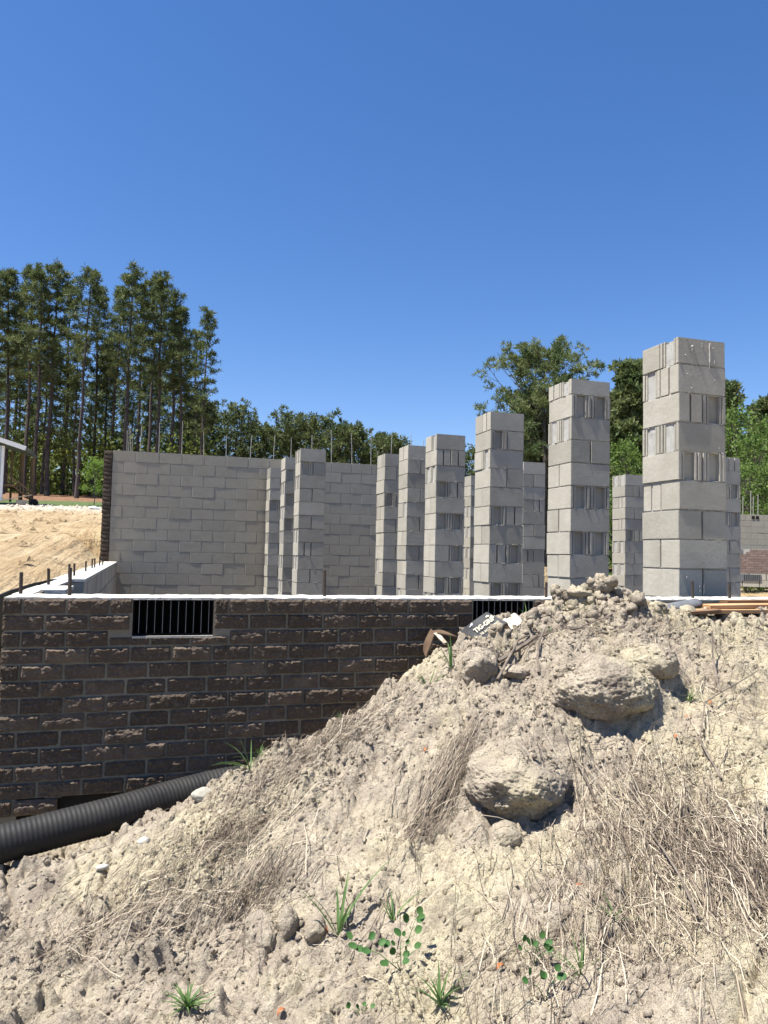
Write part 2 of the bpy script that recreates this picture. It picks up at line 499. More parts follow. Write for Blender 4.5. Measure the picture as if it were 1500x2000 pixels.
Z = np.where((X > -2.2) & (X < -.3) & (Y > 3.7) & (Y < 15.5), np.minimum(Z, 1.25 + np.clip(-.78 - X, 0, 9) * .9), Z)
inside = (X > -.59) & (X < 20) & (Y < 14.5)
Z[inside] = .25
Z[(Y < 3.7)] = -.9
Z += np.where(Y > 3.7, .05, .0) * fbm(X, Y, .5, 4, 5) * np.clip((Y - 5) / 8, 0, 1)
Z += np.where(Y > 6, .05, 0) * fbm((X - .35 * Y) * 1.5, Y * .12, 1.4, 3, 15) * np.clip((Y - 5) / 8, 0, 1) * (Y < 33)
tag(obj('ground', grid_mesh('ground', X, Y, Z, M_GROUND)), 'tan graded sand rising to grass and a pine straw forest floor', kind='structure')

# ------------------------------------------------------------------ concrete blocks
BW, BH, BL = .194, .193, .397
C = .2032
def end_profile(kind, w):
    # (across, depth) along the block end, from one side to the other
    if kind == 'R':
        return [(.0, .0), (.026, 0), (.027, .020), (.034, .020), (.035, .004), (.052, .004), (.054, .036), (w - .054, .036), (w - .052, .004),
                (w - .035, .004), (w - .034, .020), (w - .027, .020), (w - .026, 0), (w, 0)]
    if kind == 'T':
        return [(0, 0), (w * .46, 0), (w * .46 + .001, .045), (w * .54, .045), (w * .54 + .001, 0), (w, 0)]
    return [(0, 0), (w, 0)]
_bc = {}
def block_mesh(kind, L=BL, Hh=BH, m=None, var=0):
    key = (kind, L, Hh, m.name, var)
    if key in _bc: return _bc[key]
    w = BW; c = .004
    pr = end_profile(kind, w)
    pts = [(d, y) for y, d in pr]               # local x = depth into block, y across
    pts[0] = (c, 0); pts.insert(1, (0, c)); pts[-1] = (c, w); pts.insert(len(pts) - 1, (0, w - c))
    pts += [(L - c, w), (L, w - c), (L, c), (L - c, 0)]
    pts = [(p[0], p[1]) for p in pts][::-1]
    bm = bmesh.new()
    lo = [bm.verts.new((x, y, 0)) for x, y in pts]
    hi = [bm.verts.new((x, y, Hh)) for x, y in pts]
    n = len(pts)
    bm.faces.new(list(reversed(lo))); bm.faces.new(hi)
    for i in range(n): bm.faces.new((lo[i], lo[(i + 1) % n], hi[(i + 1) % n], hi[i]))
    bmesh.ops.recalc_face_normals(bm, faces=bm.faces)
    rr = random.Random(hash((kind, var)) & 255)
    me = bpy.data.meshes.new('concrete_block'); bm.to_mesh(me); bm.free()
    me.materials.append(m)
    _bc[key] = me
    return me

def beads(mb, x0, x1, y, z, axis, rr, dens=1.0, size=.0045, out=-1):
    """irregular squeezed mortar along a joint; axis 'x': runs along x on a face at y looking toward -y; 'y': along y on face at x=y"""
    p = x0
    while p < x1:
        l = rr.uniform(.02, .09)
        if rr.random() < dens:
            e = min(p + l, x1); k = max(2, int((e - p) / .012)); s = size * rr.uniform(.4, 1.1)
            b = len(mb.v)
            for i in range(k + 1):
                q = p + (e - p) * i / k
                d = s * rr.uniform(.5, 1.2) * (.35 if i in (0, k) else 1); hh = s * rr.uniform(.5, .9)
                dz = rr.uniform(-.0015, .0015)
                for (o, zz) in ((.002, hh * .5), (-d, hh * .2 + dz), (-d * .8, -hh * .4), (.002, -hh)):
                    mb.v.append((q, y + o, z + zz) if axis == 'x' else (y + o, q, z + zz))
            for i in range(k):
                for j in range(3):
                    a = b + i * 4 + j
                    mb.f.append((a, a + 1, a + 5, a + 4))
        p += l + rr.uniform(0, .03)

def pillar(x, y, ztop, fronts, lefts, label, first_h=1.0, seed=0, nrow=15):
    rr = random.Random(seed)
    t = empty('block_pillar', (x, y, .22))
    tag(t, label, 'pillar', 'concrete block pillars standing inside the foundation')
    mo = MB(); bd = MB()
    z1 = ztop - .22
    top = z1
    z = z1
    for r in range(nrow):
        h = BH * (first_h if r == 0 else 1)
        pitch = C * (first_h if r == 0 else 1)
        zb = z - pitch + .008
        if zb < -.05: break
        fr = fronts[r] if r < len(fronts) else ('S' if fronts[-1] != 'S' and (r - len(fronts)) % 2 == 0 or fronts[-1] == 'S' and (r - len(fronts)) % 2 else 'PP')
        lf = lefts[r] if r < len(lefts) else ''
        j = lambda a=.0022: rr.uniform(-a, a)
        ox, oy = j(.004), j(.004)
        if fr == 'S':
            k = lf if len(lf) == 2 else 'PP'    # back, front as seen from the left
            for i, (kk, yy) in enumerate(((k[1], 0), (k[0], BL - BW))):
                obj('concrete_block', block_mesh(kk, BL, BH, M_BLOCK), t, (ox + j(), yy + oy + j(), zb), (j(.004), j(.004), j(.006)), (1, 1, h / BH))
        else:
            for i, (kk, xx) in enumerate(((fr[0], BW), (fr[1], BL))):
                obj('concrete_block', block_mesh(kk, BL, BH, M_BLOCK), t, (xx + ox + j(), oy + j(), zb), (j(.004), j(.004), math.pi / 2 + j(.006)), (1, 1, h / BH))
        zj = zb - .004
        if r < nrow - 1 and zj > 0:
            beads(bd, .0, BL, .006, zj, 'x', rr, .7, .010)
            beads(bd, .0, BL, .006, zj, 'y', rr, .5, .008)
        if fr == 'S' and rr.random() < (.9 if seed == 1 else .3):   # droppings on the faces
            for q in range(rr.randint(1, 3)):
                px, pz = rr.uniform(.02, .37), zb + rr.uniform(.02, .17)
                s = rr.uniform(.002, .006)
                mo.v += []
                b = len(bd.v)
                bd.v += [(px - s, .004, pz), (px, -s * 1.3, pz + s * .4), (px + s, .004, pz), (px, .004, pz + s * 1.6), (px, .004, pz - s * 2.2)]
                bd.f += [(b, b + 1, b + 3), (b + 1, b + 2, b + 3), (b, b + 4, b + 1), (b + 1, b + 4, b + 2)]
        z -= pitch
    zz = max(0, z)
    mo.box(.012, BL - .012, .046, BL - .012, 0, top - .02)
    mo.box(.046, BL - .012, .010, .045, 0, top - .02) if False else None
    if seed == 1:
        for (px, z0_, z1_) in ((.115, -.05, -.09), (.262, -.02, -.20), (.30, -.14, -.185), (.075, -.015, -.04), (.20, -.03, -.055), (.06, -1.66, -1.70), (.205, -1.70, -1.80), (.17, -1.72, -1.79), (.10, -1.69, -1.715), (.255, -1.48, -1.54)):
            k = 8
            for i in range(k + 1):
                q_ = i / k; b = len(bd.v); ww = rr.uniform(.002, .0055) * (1.3 - q_); zz_ = top + z0_ + (z1_ - z0_) * q_; xx_ = px + rr.uniform(-.003, .003)
                bd.v += [(xx_ - ww, .002, zz_), (xx_, -ww * rr.uniform(.8, 1.8), zz_), (xx_ + ww, .002, zz_)]
                if i: bd.f += [(b - 3, b - 2, b + 1, b), (b - 2, b - 1, b + 2, b + 1)]
    obj('mortar_core', mo.mesh('mortar_core', M_MORTAR), t)
    # horizontal bed joints
    jm = MB(); z = z1
    for r in range(nrow - 1):
        z -= C * (first_h if r == 0 else 1)
        if z < .02: break
        jm.box(.009, BL - .009, .009, BL - .009, z - .003, z + .0095)
    q = obj('mortar_joint', jm.mesh('mortar_joint', M_MORTAR), t); q['kind'] = 'stuff'
    q = obj('mortar_ridge', bd.mesh('mortar_ridge', M_MORTAR), t); q['kind'] = 'stuff'
    return t

S = 'S'
PZ = 3.056
pillar(3.446, 4.307, PZ, [S, S, 'TR', S, 'RR', S, 'PP', S, 'PP'], ['PR', 'RT', '', 'RR', '', 'TP', '', 'PP', ''],
       'tallest looking and nearest block pillar, rough mortar smears on its top block', .93, 1)
pillar(3.508, 5.801, 3.094, [S, 'RR', S, 'PP', S, 'RR', S, 'RR', S, 'PP', S], ['TR', '', 'RR', '', 'PP', '', 'PP', '', 'PP'],
       'block pillar with a short top course, second from the right of the receding row', .68, 2)
pillar(3.423, 7.265, PZ, [S, 'RP', S, 'PP', S, 'RT', S, 'TR', S, 'RR', S], ['PT', '', 'PR', '', 'PP', '', 'PP', '', 'PP'],
       'block pillar with a single core recess in its second course, directly behind the right vent', 1, 3)
pillar(3.432, 8.876, PZ, [S, 'TT', S, 'RT', S, 'RR', S, 'PR', S, 'RR', S], ['PR', '', 'RR', '', 'PP', '', 'PP', '', 'PP', '', 'RR'],
       'block pillar with two thin slots in its second course, fourth of the receding row', 1, 4)
pillar(3.418, 9.950, PZ, [S, 'PP', S, 'PP', S, 'PP', S, 'PP', S, 'PP', S], ['PP', '', 'PP', '', 'PR', '', 'PP', '', 'PP', '', 'RP'],
       'plain faced block pillar between the slotted pillar and the last pillar of the row', 1, 5)
pillar(3.389, 10.949, PZ, [S, 'PP', S, 'RR', S, 'PP', S, 'PP', S, 'PP', S], ['PT', '', 'PP', '', 'PP', '', 'PP', '', 'RP'],
       'last block pillar of the long receding row, an open recess in its fourth course', 1, 6)
pillar(2.119, 11.174, 3.085, [S, 'RP', S, 'PP', S, 'PP', S, 'TP', S, 'PP', S], ['RR', '', 'RR', '', 'PP', '', 'RR', '', 'RR', '', 'PP'],
       'foremost pillar of the three standing against the grey back wall', 1, 7)
pillar(2.081, 12.262, 3.079, [S, 'RP', S, 'RP', S, 'RP', S, 'PP', S, 'PP', S], ['PP', '', 'RR', '', 'RR', '', 'RR', '', 'RR', '', 'RR'],
       'middle pillar of the three standing against the grey back wall, half hidden', 1, 8)
pillar(2.081, 14.252 - .35, 3.084, [S, 'PP', S, 'RR', S, 'PP', S, 'PP', S, 'PP', S], ['RR', '', 'RR', '', 'RR', '', 'RR', '', 'RR', '', 'PP'],
       'shortest looking pillar of the three against the back wall, leftmost', 1, 9)
pillar(5.987, 13.582, 3.1, ['PP', S, 'RR', S, 'RR', S, 'RR', S, 'RR', S, 'PP'], ['', 'PP', '', 'RR', '', 'RR', '', 'RR', '', 'RR', ''],
       'far slim looking pillar glimpsed between the fourth and fifth tall pillars, an upright bar above it', 1, 10)
pillar(8.195, 11.688, PZ, [S, 'PT', S, 'PP', S, 'RT', S, 'PP', S, 'PP', S], ['RR', '', 'PT', '', 'PT', '', 'RR', '', 'RR', '', 'RR'],
       'far block pillar seen in the gap left of the nearest pillar', 1, 11)
pillar(5.739, 10.921, 3.06, [S, 'PP', S, 'PT', S, 'PP', S, 'TP', S, 'PT', S], [],
       'far block pillar with slots seen behind the right vent, left of the short topped pillar', 1, 12)
pillar(8.275 - .397, 8.983, 3.04, ['PT', S, 'RR', S, 'RR', S, 'PP', S, 'PP', S], [],
       'block pillar peeking out from behind the right side of the nearest pillar', 1, 13)

# ------------------------------------------------------------------ block walls
def block_wall(name, label, cat, x0, x1, y, ztop, z0, group=None, rot=0.0, seed=0, proud=.0018, cap=False, rows_off=0, depth=.194, m=M_BLOCKB, minz=None, lens=None):
    """wall running along local x from x0, faces -y"""
    rr = random.Random(seed)
    t = empty(name, (x0, y, z0), rot)
    if cat: tag(t, label, cat)
    L = (x1 - x0)
    mo = MB(); bd = MB()
    nrow = int((ztop - z0) / C)
    mo.box(.004, L - .004, .007, depth - .004, 0, ztop - z0 - .012)
    for r in range(nrow):
        zb = ztop - z0 - (r + 1) * C + .008
        off = rr.uniform(-.005, .005) + (.2032 if (r + rows_off) % 2 else 0)
        p = -off
        while p < L - .03:
            a = max(p, 0); e = min(p + BL, L)
            if e - a > .05:
                o = obj('concrete_block', block_mesh('P', BL, BH, m), t, (a, rr.uniform(-proud, proud), zb + rr.uniform(-.001, .001)), (rr.uniform(-.004, .004), 0, rr.uniform(-.004, .004)))
                o.scale = ((e - a) / BL, depth / BW, 1)
                if e < L:
                    pass
            p += .4064
        if r: beads(bd, 0, L, .006, zb + BH + .005, 'x', rr, .35, .007)
    obj('mortar', mo.mesh('mortar', M_MORTAR), t)
    q = obj('mortar_ridge', bd.mesh('mortar_ridge', M_MORTAR), t); q['kind'] = 'stuff'
    return t

BWX0, BWX1 = -.705, 5.72
bw = block_wall('block_wall', 'tall grey concrete block back wall with thin steel bars rising from its top', 'wall', BWX0, BWX1, 14.44, 3.30, .24, rot=-.0189, seed=3)
for x, z in [(-.47, 3.69), (-.44, 3.84), (-.41, 3.74), (-.385, 3.65), (-.24, 3.80), (.09, 3.87), (.5, 3.93), (.91, 3.76), (1.32, 3.72), (1.77, 3.75), (2.22, 3.79), (2.56, 3.75), (2.97, 3.83),
             (3.37, 3.96), (3.79, 3.91), (4.18, 3.98), (4.32, 3.59), (4.59, 3.96), (5.01, 3.97), (5.26, 3.87)]:
    b = MB(); rr = random.Random(int(x * 100)); lx = rr.uniform(-.03, .03)
    b.tube([(0, 0, -.2), (lx * .4, 0, (z - 3.3) * .5), (lx, rr.uniform(-.03, .03), z - 3.3)], .0058, 6)
    obj('steel_bar', b.mesh('steel_bar', M_STEELG), bw, (x - BWX0, .10, 3.30 - .24))

# tall veneer return at the left end of the back wall
vt = empty('brick_return', (-.853, 14.435, .3)); tag(vt, 'narrow dark brick edge at the left end of the tall block wall', 'wall')
mo = MB(); mo.box(.006, .142, .05, 3.2, 0, 2.99); obj('mortar', mo.mesh('mortar', M_MORTARD), vt)
rr = random.Random(4)

def brick_mesh(seed, nx=18, nz=7, L=.17, H=.0625, D=.085, rough=.013):
    rr = random.Random(seed)
    V = []; F = []
    ph = rr.uniform(0, 50)
    for j in range(nz + 1):
        for i in range(nx + 1):
            x = L * i / nx; z = H * j / nz
            e = min(i, nx - i, 1.6) / 1.6 * min(1, min(j, nz - j) / 1.0)
            d = 0.0
            if 0 < i < nx and 0 < j < nz:
                d = .003 + rough * (.38 + .75 * mnoise.noise(Vector((x * 24 + ph, z * 60, ph))) + .55 * mnoise.noise(Vector((x * 60 + ph, z * 150, ph + 9)))) + rr.uniform(-.0014, .0014)
                d *= min(1, min(j, nz - j) / .9) * (.45 + .75 * j / nz)
                if j == nz - 1: d += rr.uniform(0, .004) * (rr.random() < .6)
                x += rr.uniform(-.002, .002); z += rr.uniform(-.002, .002)
            else:
                if i in (0, nx): x += rr.uniform(-.0015, .0015)
                if j in (0, nz): z += rr.uniform(-.0022, .0022)
            V.append((x, -max(d, 0), z))
    I = lambda i, j: j * (nx + 1) + i
    for j in range(nz):
        for i in range(nx):
            if rr.random() < .5:
                F += [(I(i, j), I(i + 1, j), I(i + 1, j + 1)), (I(i, j), I(i + 1, j + 1), I(i, j + 1))]
            else:
                F += [(I(i, j), I(i + 1, j), I(i, j + 1)), (I(i + 1, j), I(i + 1, j + 1), I(i, j + 1))]
    b = len(V)
    V += [(0, D, 0), (L, D, 0), (L, D, H), (0, D, H)]
    F.append(tuple([b] + [I(i, 0) for i in range(nx, -1, -1)][::-1][::1] + [b + 1])[::-1])
    F.append(tuple([I(i, nz) for i in range(nx + 1)] + [b + 2, b + 3]))
    F.append(tuple([I(0, j) for j in range(nz + 1)] + [b + 3, b]))
    F.append(tuple([I(nx, j) for j in range(nz, -1, -1)] + [b + 1, b + 2]))
    return mesh('brick', V, F, M_BRICK)
BR = [brick_mesh(s, rough=random.Random(s).uniform(.006, .013)) for s in range(16)]
BRS = [brick_mesh(60 + s, 4, 2, rough=.008) for s in range(3)]
ML = brick_mesh(99, 1, 1); ML.materials.clear(); ML.materials.append(M_BRICKL)
for r in range(38):
    o = obj('brick', BRS[r % 3], vt, (rr.uniform(-.004, .004), 0, 2.985 - (r + 1) * .0762 + .008), (0, 0, 0), (.142 / .17, 1, 1.05))

# front veneer wall -----------------------------------------------------
FY = 3.658; FZ = 1.272; FC = .0731
fwl = empty('brick_wall', (-.605, FY, .30)); tag(fwl, 'dark brown rock faced brick foundation wall with a pale mortar top and two black vents set in it', 'wall')
X0 = -.605; X1 = 4.3
V1 = (-.064, .300); V2 = (1.638, 1.991)
rr = random.Random(12)
def hidden(x, z):
    return z < float(hbase(np.array(min(x, 3.4)), np.array(3.45))) - .16 or x > 2.75 or (x > 2.05 and z < 1.1)
for n in range(13):
    zt = FZ - n * FC
    zb = zt - FC + .0105
    off = -.522 if n % 2 == 0 else -.432
    e = X0; st = off
    xs_ = []
    a = X0
    p = off + rr.uniform(-.006, .006)
    while a < X1:
        xs_.append((a, p - .0105)); a = p; p += .1805 + rr.uniform(-.004, .004)
    for (a, b_) in xs_:
        h = .0625; zz = zb; segs = [(a, b_)]
        for (va, vb) in (V1, V2):
            ns = []
            for (s, e) in segs:
                if zb + .03 > 1.106 and e > va and s < vb:
                    if s < va - .03: ns.append((s, va - .004))
                    if e > vb + .03: ns.append((vb + .006, e))
                else: ns.append((s, e))
            segs = ns
            if abs(zb + h - 1.13) < .03 and b_ > va and a < vb: h = 1.098 - zb
        for (s, e) in segs:
            if e - s < .02 or hidden((s + e) / 2, zb): continue
            # the lowest bricks were left out over the gap painted black for shade
            if n >= 12 and -.50 < s < .2: continue
            obj('brick', rr.choice(BR), fwl, (s - X0, rr.uniform(-.005, .005), zb - .30), (rr.uniform(-.012, .012), rr.uniform(-.005, .005), rr.uniform(-.012, .012)), ((e - s) / .17, 1, h / .0625))
# left return of the corner
for n in range(14):
    zt = FZ - n * FC; zb = zt - FC + .0105
    L = .17 if n % 2 else .085
    y = .09
    while y < 5.9:
        o = obj('brick', rr.choice(BRS), fwl, (0 + rr.uniform(-.002, .002), y + .165, zb - .3), (0, 0, -math.pi / 2), (.16 / .17, 1, 1))
        y += .1805
        if y > 1.4: break
# mortar plane behind the bricks, with the vent openings left free
mo = MB()
def mbox(a, b_, z0, z1): mo.box(a - X0, b_ - X0, .005, .082, z0 - .30, z1 - .30)
mbox(X0 + .006, X0 + .09, .2, .4); mbox(X0 + .006, V1[0], .402, 1.272); mbox(V1[1], V2[0], .12, 1.272); mbox(V2[1], X1, .12, 1.272)
mbox(V1[0], V1[1], .402, 1.099); mbox(V2[0], V2[1], .12, 1.099)
mo.box(.005, .08, .082, 1.9, 0, .972)
obj('mortar', mo.mesh('mortar', M_MORTARD), fwl)
# smeared mortar joints, a rough ribbon proud of the plane
jv = MB()
for n in range(1, 13):
    z = FZ - n * FC + .005 - .30
    for (b0, b1) in (((.01, .53), (.92, 2.23), (2.61, 3.6)) if n < 3 else ((.01, 3.6),)):
        beads(jv, b0, b1, .006, z, 'x', rr, .4, .006)
q = obj('mortar_ridge', jv.mesh('mortar_ridge', M_MORTARD), fwl); q['kind'] = 'stuff'
# mortared top
def cap_mesh(L, D, h, seed, amp=.003):
    nx = max(4, int(L / .02)); ny = max(3, int(D / .03))
    x = np.linspace(0, L, nx); y = np.linspace(0, D, ny); X, Y = np.meshgrid(x, y)
    Zc = h + amp * fbm(X, Y, 18, 3, seed) + amp * .7 * fbm(X, Y, 60, 2, seed + 3)
    Yc = Y + np.where(Y == 0, .004 * fbm(X, Y, 25, 2, seed + 7), 0)
    V = np.concatenate([np.stack([X, Yc, Zc], -1).reshape(-1, 3), np.stack([X[0], Yc[0], X[0] * 0], -1), np.stack([X[-1], Y[-1], X[0] * 0], -1)])
    I = np.arange(nx * ny).reshape(ny, nx); F = [tuple(int(k) for k in q) for q in np.stack([I[:-1, :-1], I[:-1, 1:], I[1:, 1:], I[1:, :-1]], -1).reshape(-1, 4)]
    b = nx * ny
    for i in range(nx - 1):
        F.append((b + i, b + i + 1, int(I[0, i + 1]), int(I[0, i])))
        F.append((int(I[-1, i]), int(I[-1, i + 1]), b + nx + i + 1, b + nx + i))
    F.append(tuple([int(I[j, 0]) for j in range(ny)] + [b + nx, b])); F.append(tuple([int(I[j, -1]) for j in range(ny)][::-1] + [b + nx - 1, b + 2 * nx - 1][0:2]))
    return mesh('mortar_cap', V, F, M_CAP)
obj('mortar_cap', cap_mesh(X1 - X0, .285, .010, 3), fwl, (0, .006, .969))
bk = MB()
bk.box(.0, X1 - X0, .084, .285, -.2, .966)
obj('backing_block', bk.mesh('backing_block', M_BLOCKB), fwl)
fo = MB(); fo.box(.095, .95, .03, .08, -.25, .10); obj('footing_shade', fo.mesh('footing_shade', M_VOID), fwl)  # black box painted as the shade of the gap below the bricks
for (px, ph) in ((-.35, .13), (.87, .135), (2.15, .085), (3.15, .10), (3.42, .095)):
    b = MB(); b.tube([(0, 0, -.1), (random.uniform(-.006, .006), 0, ph)], .0085, 8)
    obj('steel_dowel', b.mesh('steel_dowel', M_STEEL), fwl, (px - X0, .15, .98))
# vents
def vent(a, b_, label):
    t = empty('foundation_vent', (a, FY + .01, 1.104)); W = b_ - a; Hh = .168
    tag(t, label, 'vent', 'black crawl space vents in the brick wall')
    f = MB()
    f.box(0, W, 0, .06, 0, .010); f.box(0, W, 0, .06, Hh - .006, Hh); f.box(0, .008, 0, .06, .011, Hh - .007); f.box(W - .008, W, 0, .06, .011, Hh - .007)
    obj('vent_frame', f.mesh('vent_frame', M_VENT), t)
    k = MB(); k.box(.009, W - .009, .05, .058, .011, Hh - .007); obj('vent_back', k.mesh('vent_back', M_VENT), t)
    n = 10
    fm = MB(); fm.box(-.0008, .0008, .004, .010, .011, Hh - .007); fm = fm.mesh('vent_fin', M_FIN)  # thin pale strips painted as the sun-catching edges of the fins
    bm_ = MB(); bm_.box(-.006, .006, .013, .03, .011, Hh - .007); bm_ = bm_.mesh('vent_blade', M_VENT)
    for i in range(n):
        x = W * (i + .8) / (n + .4)
        o = obj('vent_fin', fm, t, (x, 0, 0)); obj('vent_blade', bm_, o)
    return t
vent(*V1, 'wide black louvred vent fully visible in the brick wall, left one')
vent(*V2, 'black louvred vent partly behind the printed cardboard and dirt heap, right one')
s = MB(); s.box(V1[0] - X0, V1[1] - X0, -.004, .05, 1.094 - .3, 1.1035 - .3); s.box(V2[0] - X0, V2[1] - X0, -.004, .05, 1.094 - .3, 1.1035 - .3)
obj('vent_sill', s.mesh('vent_sill', M_MORTAR), fwl)

# low left wall running back ------------------------------------------------
lw = empty('low_wall', (-.62, 3.95, .3)); tag(lw, 'low stepped block wall with short dowels running back along the sand', 'wall')
def lwb(name, x0, x1, y0, y1, z0, z1, m): b = MB(); b.box(x0 + .62, x1 + .62, y0 - 3.95, y1 - 3.95, z0 - .3, z1 - .3); return obj(name, b.mesh(name, m), lw)
lwb('wall_core', -.612, -.56, 3.96, 14.3, .3, 1.259, M_BLOCKB)
lwb('mortar_cap', -.62, -.535, 3.96, 4.30, 1.263, 1.277, M_CAP)
lwb('mortar_cap', -.62, -.42, 4.303, 4.80, 1.26, 1.280, M_CAP); lwb('mortar_cap', -.62, -.52, 4.803, 5.82, 1.263, 1.277, M_CAP)
b = MB(); b.poly_prism([(-.655 + .62, 5.823 - 3.95), (-.437 + .62, 5.823 - 3.95), (-.548 + .62, 14.2 - 3.95), (-.76 + .62, 14.2 - 3.95)], .96, .981); obj('mortar_cap', b.mesh('mortar_cap', M_CAP), lw)
for r in range(5):
    z1 = 1.257 - r * C; y = 5.83 + (.2 if r % 2 else 0); 
    obj('concrete_block', block_mesh('P', BL, BH, M_BLOCK), lw, (-.432 + .62, 4.31 - 3.95, z1 - BH - .3), (0, 0, math.pi / 2), (1.2, .62, 1))
    if r % 2: obj('concrete_block', block_mesh('P', BL, BH, M_BLOCK), lw, (-.44 + .62, 5.83 - 3.95, z1 - BH - .3), (0, 0, math.pi / 2), (.48, .62, 1))
    while y < 14:
        obj('concrete_block', block_mesh('P', BL, BH, M_BLOCK), lw, (-.44 - .0133 * (y - 5.8) + .62 + rr.uniform(-.003, .003), y - 3.95, z1 - BH - .3), (0, 0, math.pi / 2 + .0133), (1, .62, 1))
        y += .4064
for (x, y), h in zip([(-.585, 3.99), (-.575, 4.97), (-.585, 6.24), (-.565, 6.49), (-.585, 7.83), (-.61, 9.09), (-.60, 9.35), (-.62, 10.53), (-.605, 10.89)], [.10, .095, .10, .10, .10, .11, .11, .12, .12]):
    b = MB(); b.tube([(0, 0, -.1), (random.uniform(-.008, .008), 0, h)], .0085, 8)
    obj('steel_dowel', b.mesh('steel_dowel', M_STEEL), lw, (x + .62, y - 3.95, .98))
# black membrane strip
b = MB(); pts = [(-.80, 3.75, 1.16), (-.78, 4.2, 1.225), (-.755, 4.75, 1.25), (-.73, 5.4, 1.262), (-.66, 6.3, 1.27)]
for i, p in enumerate(pts):
    b.v += [(p[0] - .012, p[1], p[2] - .35), (p[0] - .012, p[1], p[2]), (p[0] + .008, p[1], p[2] + .004), (p[0] + .012, p[1], p[2] - .35)]
    if i:
        k = 4 * i
        for j in range(4): b.f.append((k - 4 + j, k - 4 + (j + 1) % 4, k + (j + 1) % 4, k + j))
tag(obj('membrane_strip', b.mesh('membrane_strip', M_BLACK)), 'black waterproofing membrane strip curving along the outside of the low wall', 'membrane')

# ------------------------------------------------------------------ right-hand background walls
rw = block_wall('block_wall', 'far grey block wall at the right edge with two square core holes near its top', 'wall', 18.4, 19.55, 20.3, 3.09, 1.7, rot=-.31, seed=9)
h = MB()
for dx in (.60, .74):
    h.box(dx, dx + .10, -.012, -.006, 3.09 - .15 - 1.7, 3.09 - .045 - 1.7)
obj('core_hole', h.mesh('core_hole', M_VOID), rw)  # flat black plates on the face, painted as the shade inside the holes
for x, z in [(.06, 3.86), (.13, 3.6), (.36, 3.69), (.62, 3.87), (.70, 3.70), (.86, 3.79)]:
    b = MB(); b.tube([(0, 0, -.1), (.01, 0, z - 3.09)], .011, 6); obj('steel_bar', b.mesh('steel_bar', M_STEELG), rw, (x, .1, 3.09 - 1.7))
sw = block_wall('block_wall', 'sunlit block wall end at the right edge of the picture behind the nearest pillar', 'wall', 19.50, 21.5, 19.95, 3.09, 1.5, rot=-1.0, seed=10, m=M_BLOCK)
fb = empty('brick_foundation', (17.6, 19.75, .3)); fb.rotation_euler = (0, 0, -.31 - .30)
tag(fb, 'light brown brick foundation over pale blocks with a vent, far right', 'wall')
mo = MB(); mo.box(0, 3.2, .012, .2, .86, 1.63); obj('mortar', mo.mesh('mortar', M_MORTAR), fb)
rr = random.Random(8)
for r in range(10):
    for i in range(13):
        s = i * .235 - (.117 if r % 2 else 0)
        if s < 0 or s > 3: continue
        if r < 2 and s < .5: continue
        obj('brick', ML, fb, (s, rr.uniform(-.002, .002), .865 + (9 - r) * .0765), (0, 0, 0), (.22 / .17, 1, 1.05))
mo = MB(); mo.box(0, .5, -.002, .010, 1.50, 1.62); obj('vent_frame', mo.mesh('vent_frame', M_PIPEG), fb)
for r in range(2):
    for i in range(6):
        obj('concrete_block', block_mesh('P', BL, BH, M_BLOCK), fb, (i * .4064 * 1.2 + (.2 if r else 0), 0, .44 + r * .21), (0, 0, 0), (1.18, 1, 1.05))
v = MB(); v.box(.22, 1.02, -.02, .0, .62, .83); vf = obj('vent_frame', v.mesh('vent_frame', M_PIPEG), fb)
for i in range(9):
    v = MB(); v.box(.52 + i * .055, .54 + i * .055, -.028, -.021, .63, .82); obj('vent_fin', v.mesh('vent_fin', M_BLACK), fb)

# ------------------------------------------------------------------ corrugated pipe
def corr_pipe():
    ctrl = [Vector(p) for p in [(-1.3, 3.02, .28), (-.9, 3.12, .315), (-.50, 3.21, .375), (-.10, 3.33, .415), (.17, 3.44, .44), (.40, 3.49, .462), (.60, 3.50, .455)]]
    P = []
    for i in range(len(ctrl) - 1):
        a = ctrl[max(i - 1, 0)]; b_ = ctrl[i]; c = ctrl[i + 1]; d = ctrl[min(i + 2, len(ctrl) - 1)]
        for k in range(40):
            t = k / 40
            P.append(.5 * ((2 * b_) + (c - a) * t + (2 * a - 5 * b_ + 4 * c - d) * t * t + (3 * b_ - a - 3 * c + d) * t ** 3))
    out = []; dist = 0; step = .0030; acc = 0
    Q = [P[0]]
    for i in range(1, len(P)):
        seg = (P[i] - P[i - 1]); L = seg.length; q = 0
        while acc + (L - q) >= step:
            q += step - acc; acc = 0
            Q.append(P[i - 1] + seg * (q / L))
        acc += L - q
    rad = [.0700 + .0015 * (.5 + .5 * math.tanh(1.8 * math.sin(2 * math.pi * i * step / .0178))) for i in range(len(Q))]
    b = MB(); b.tube(Q, rad, 28, True)
    return b.mesh('drain_pipe', M_BLACK, True)
tag(obj('drain_pipe', corr_pipe()), 'black corrugated drain pipe lying at the foot of the brick wall', 'pipe')

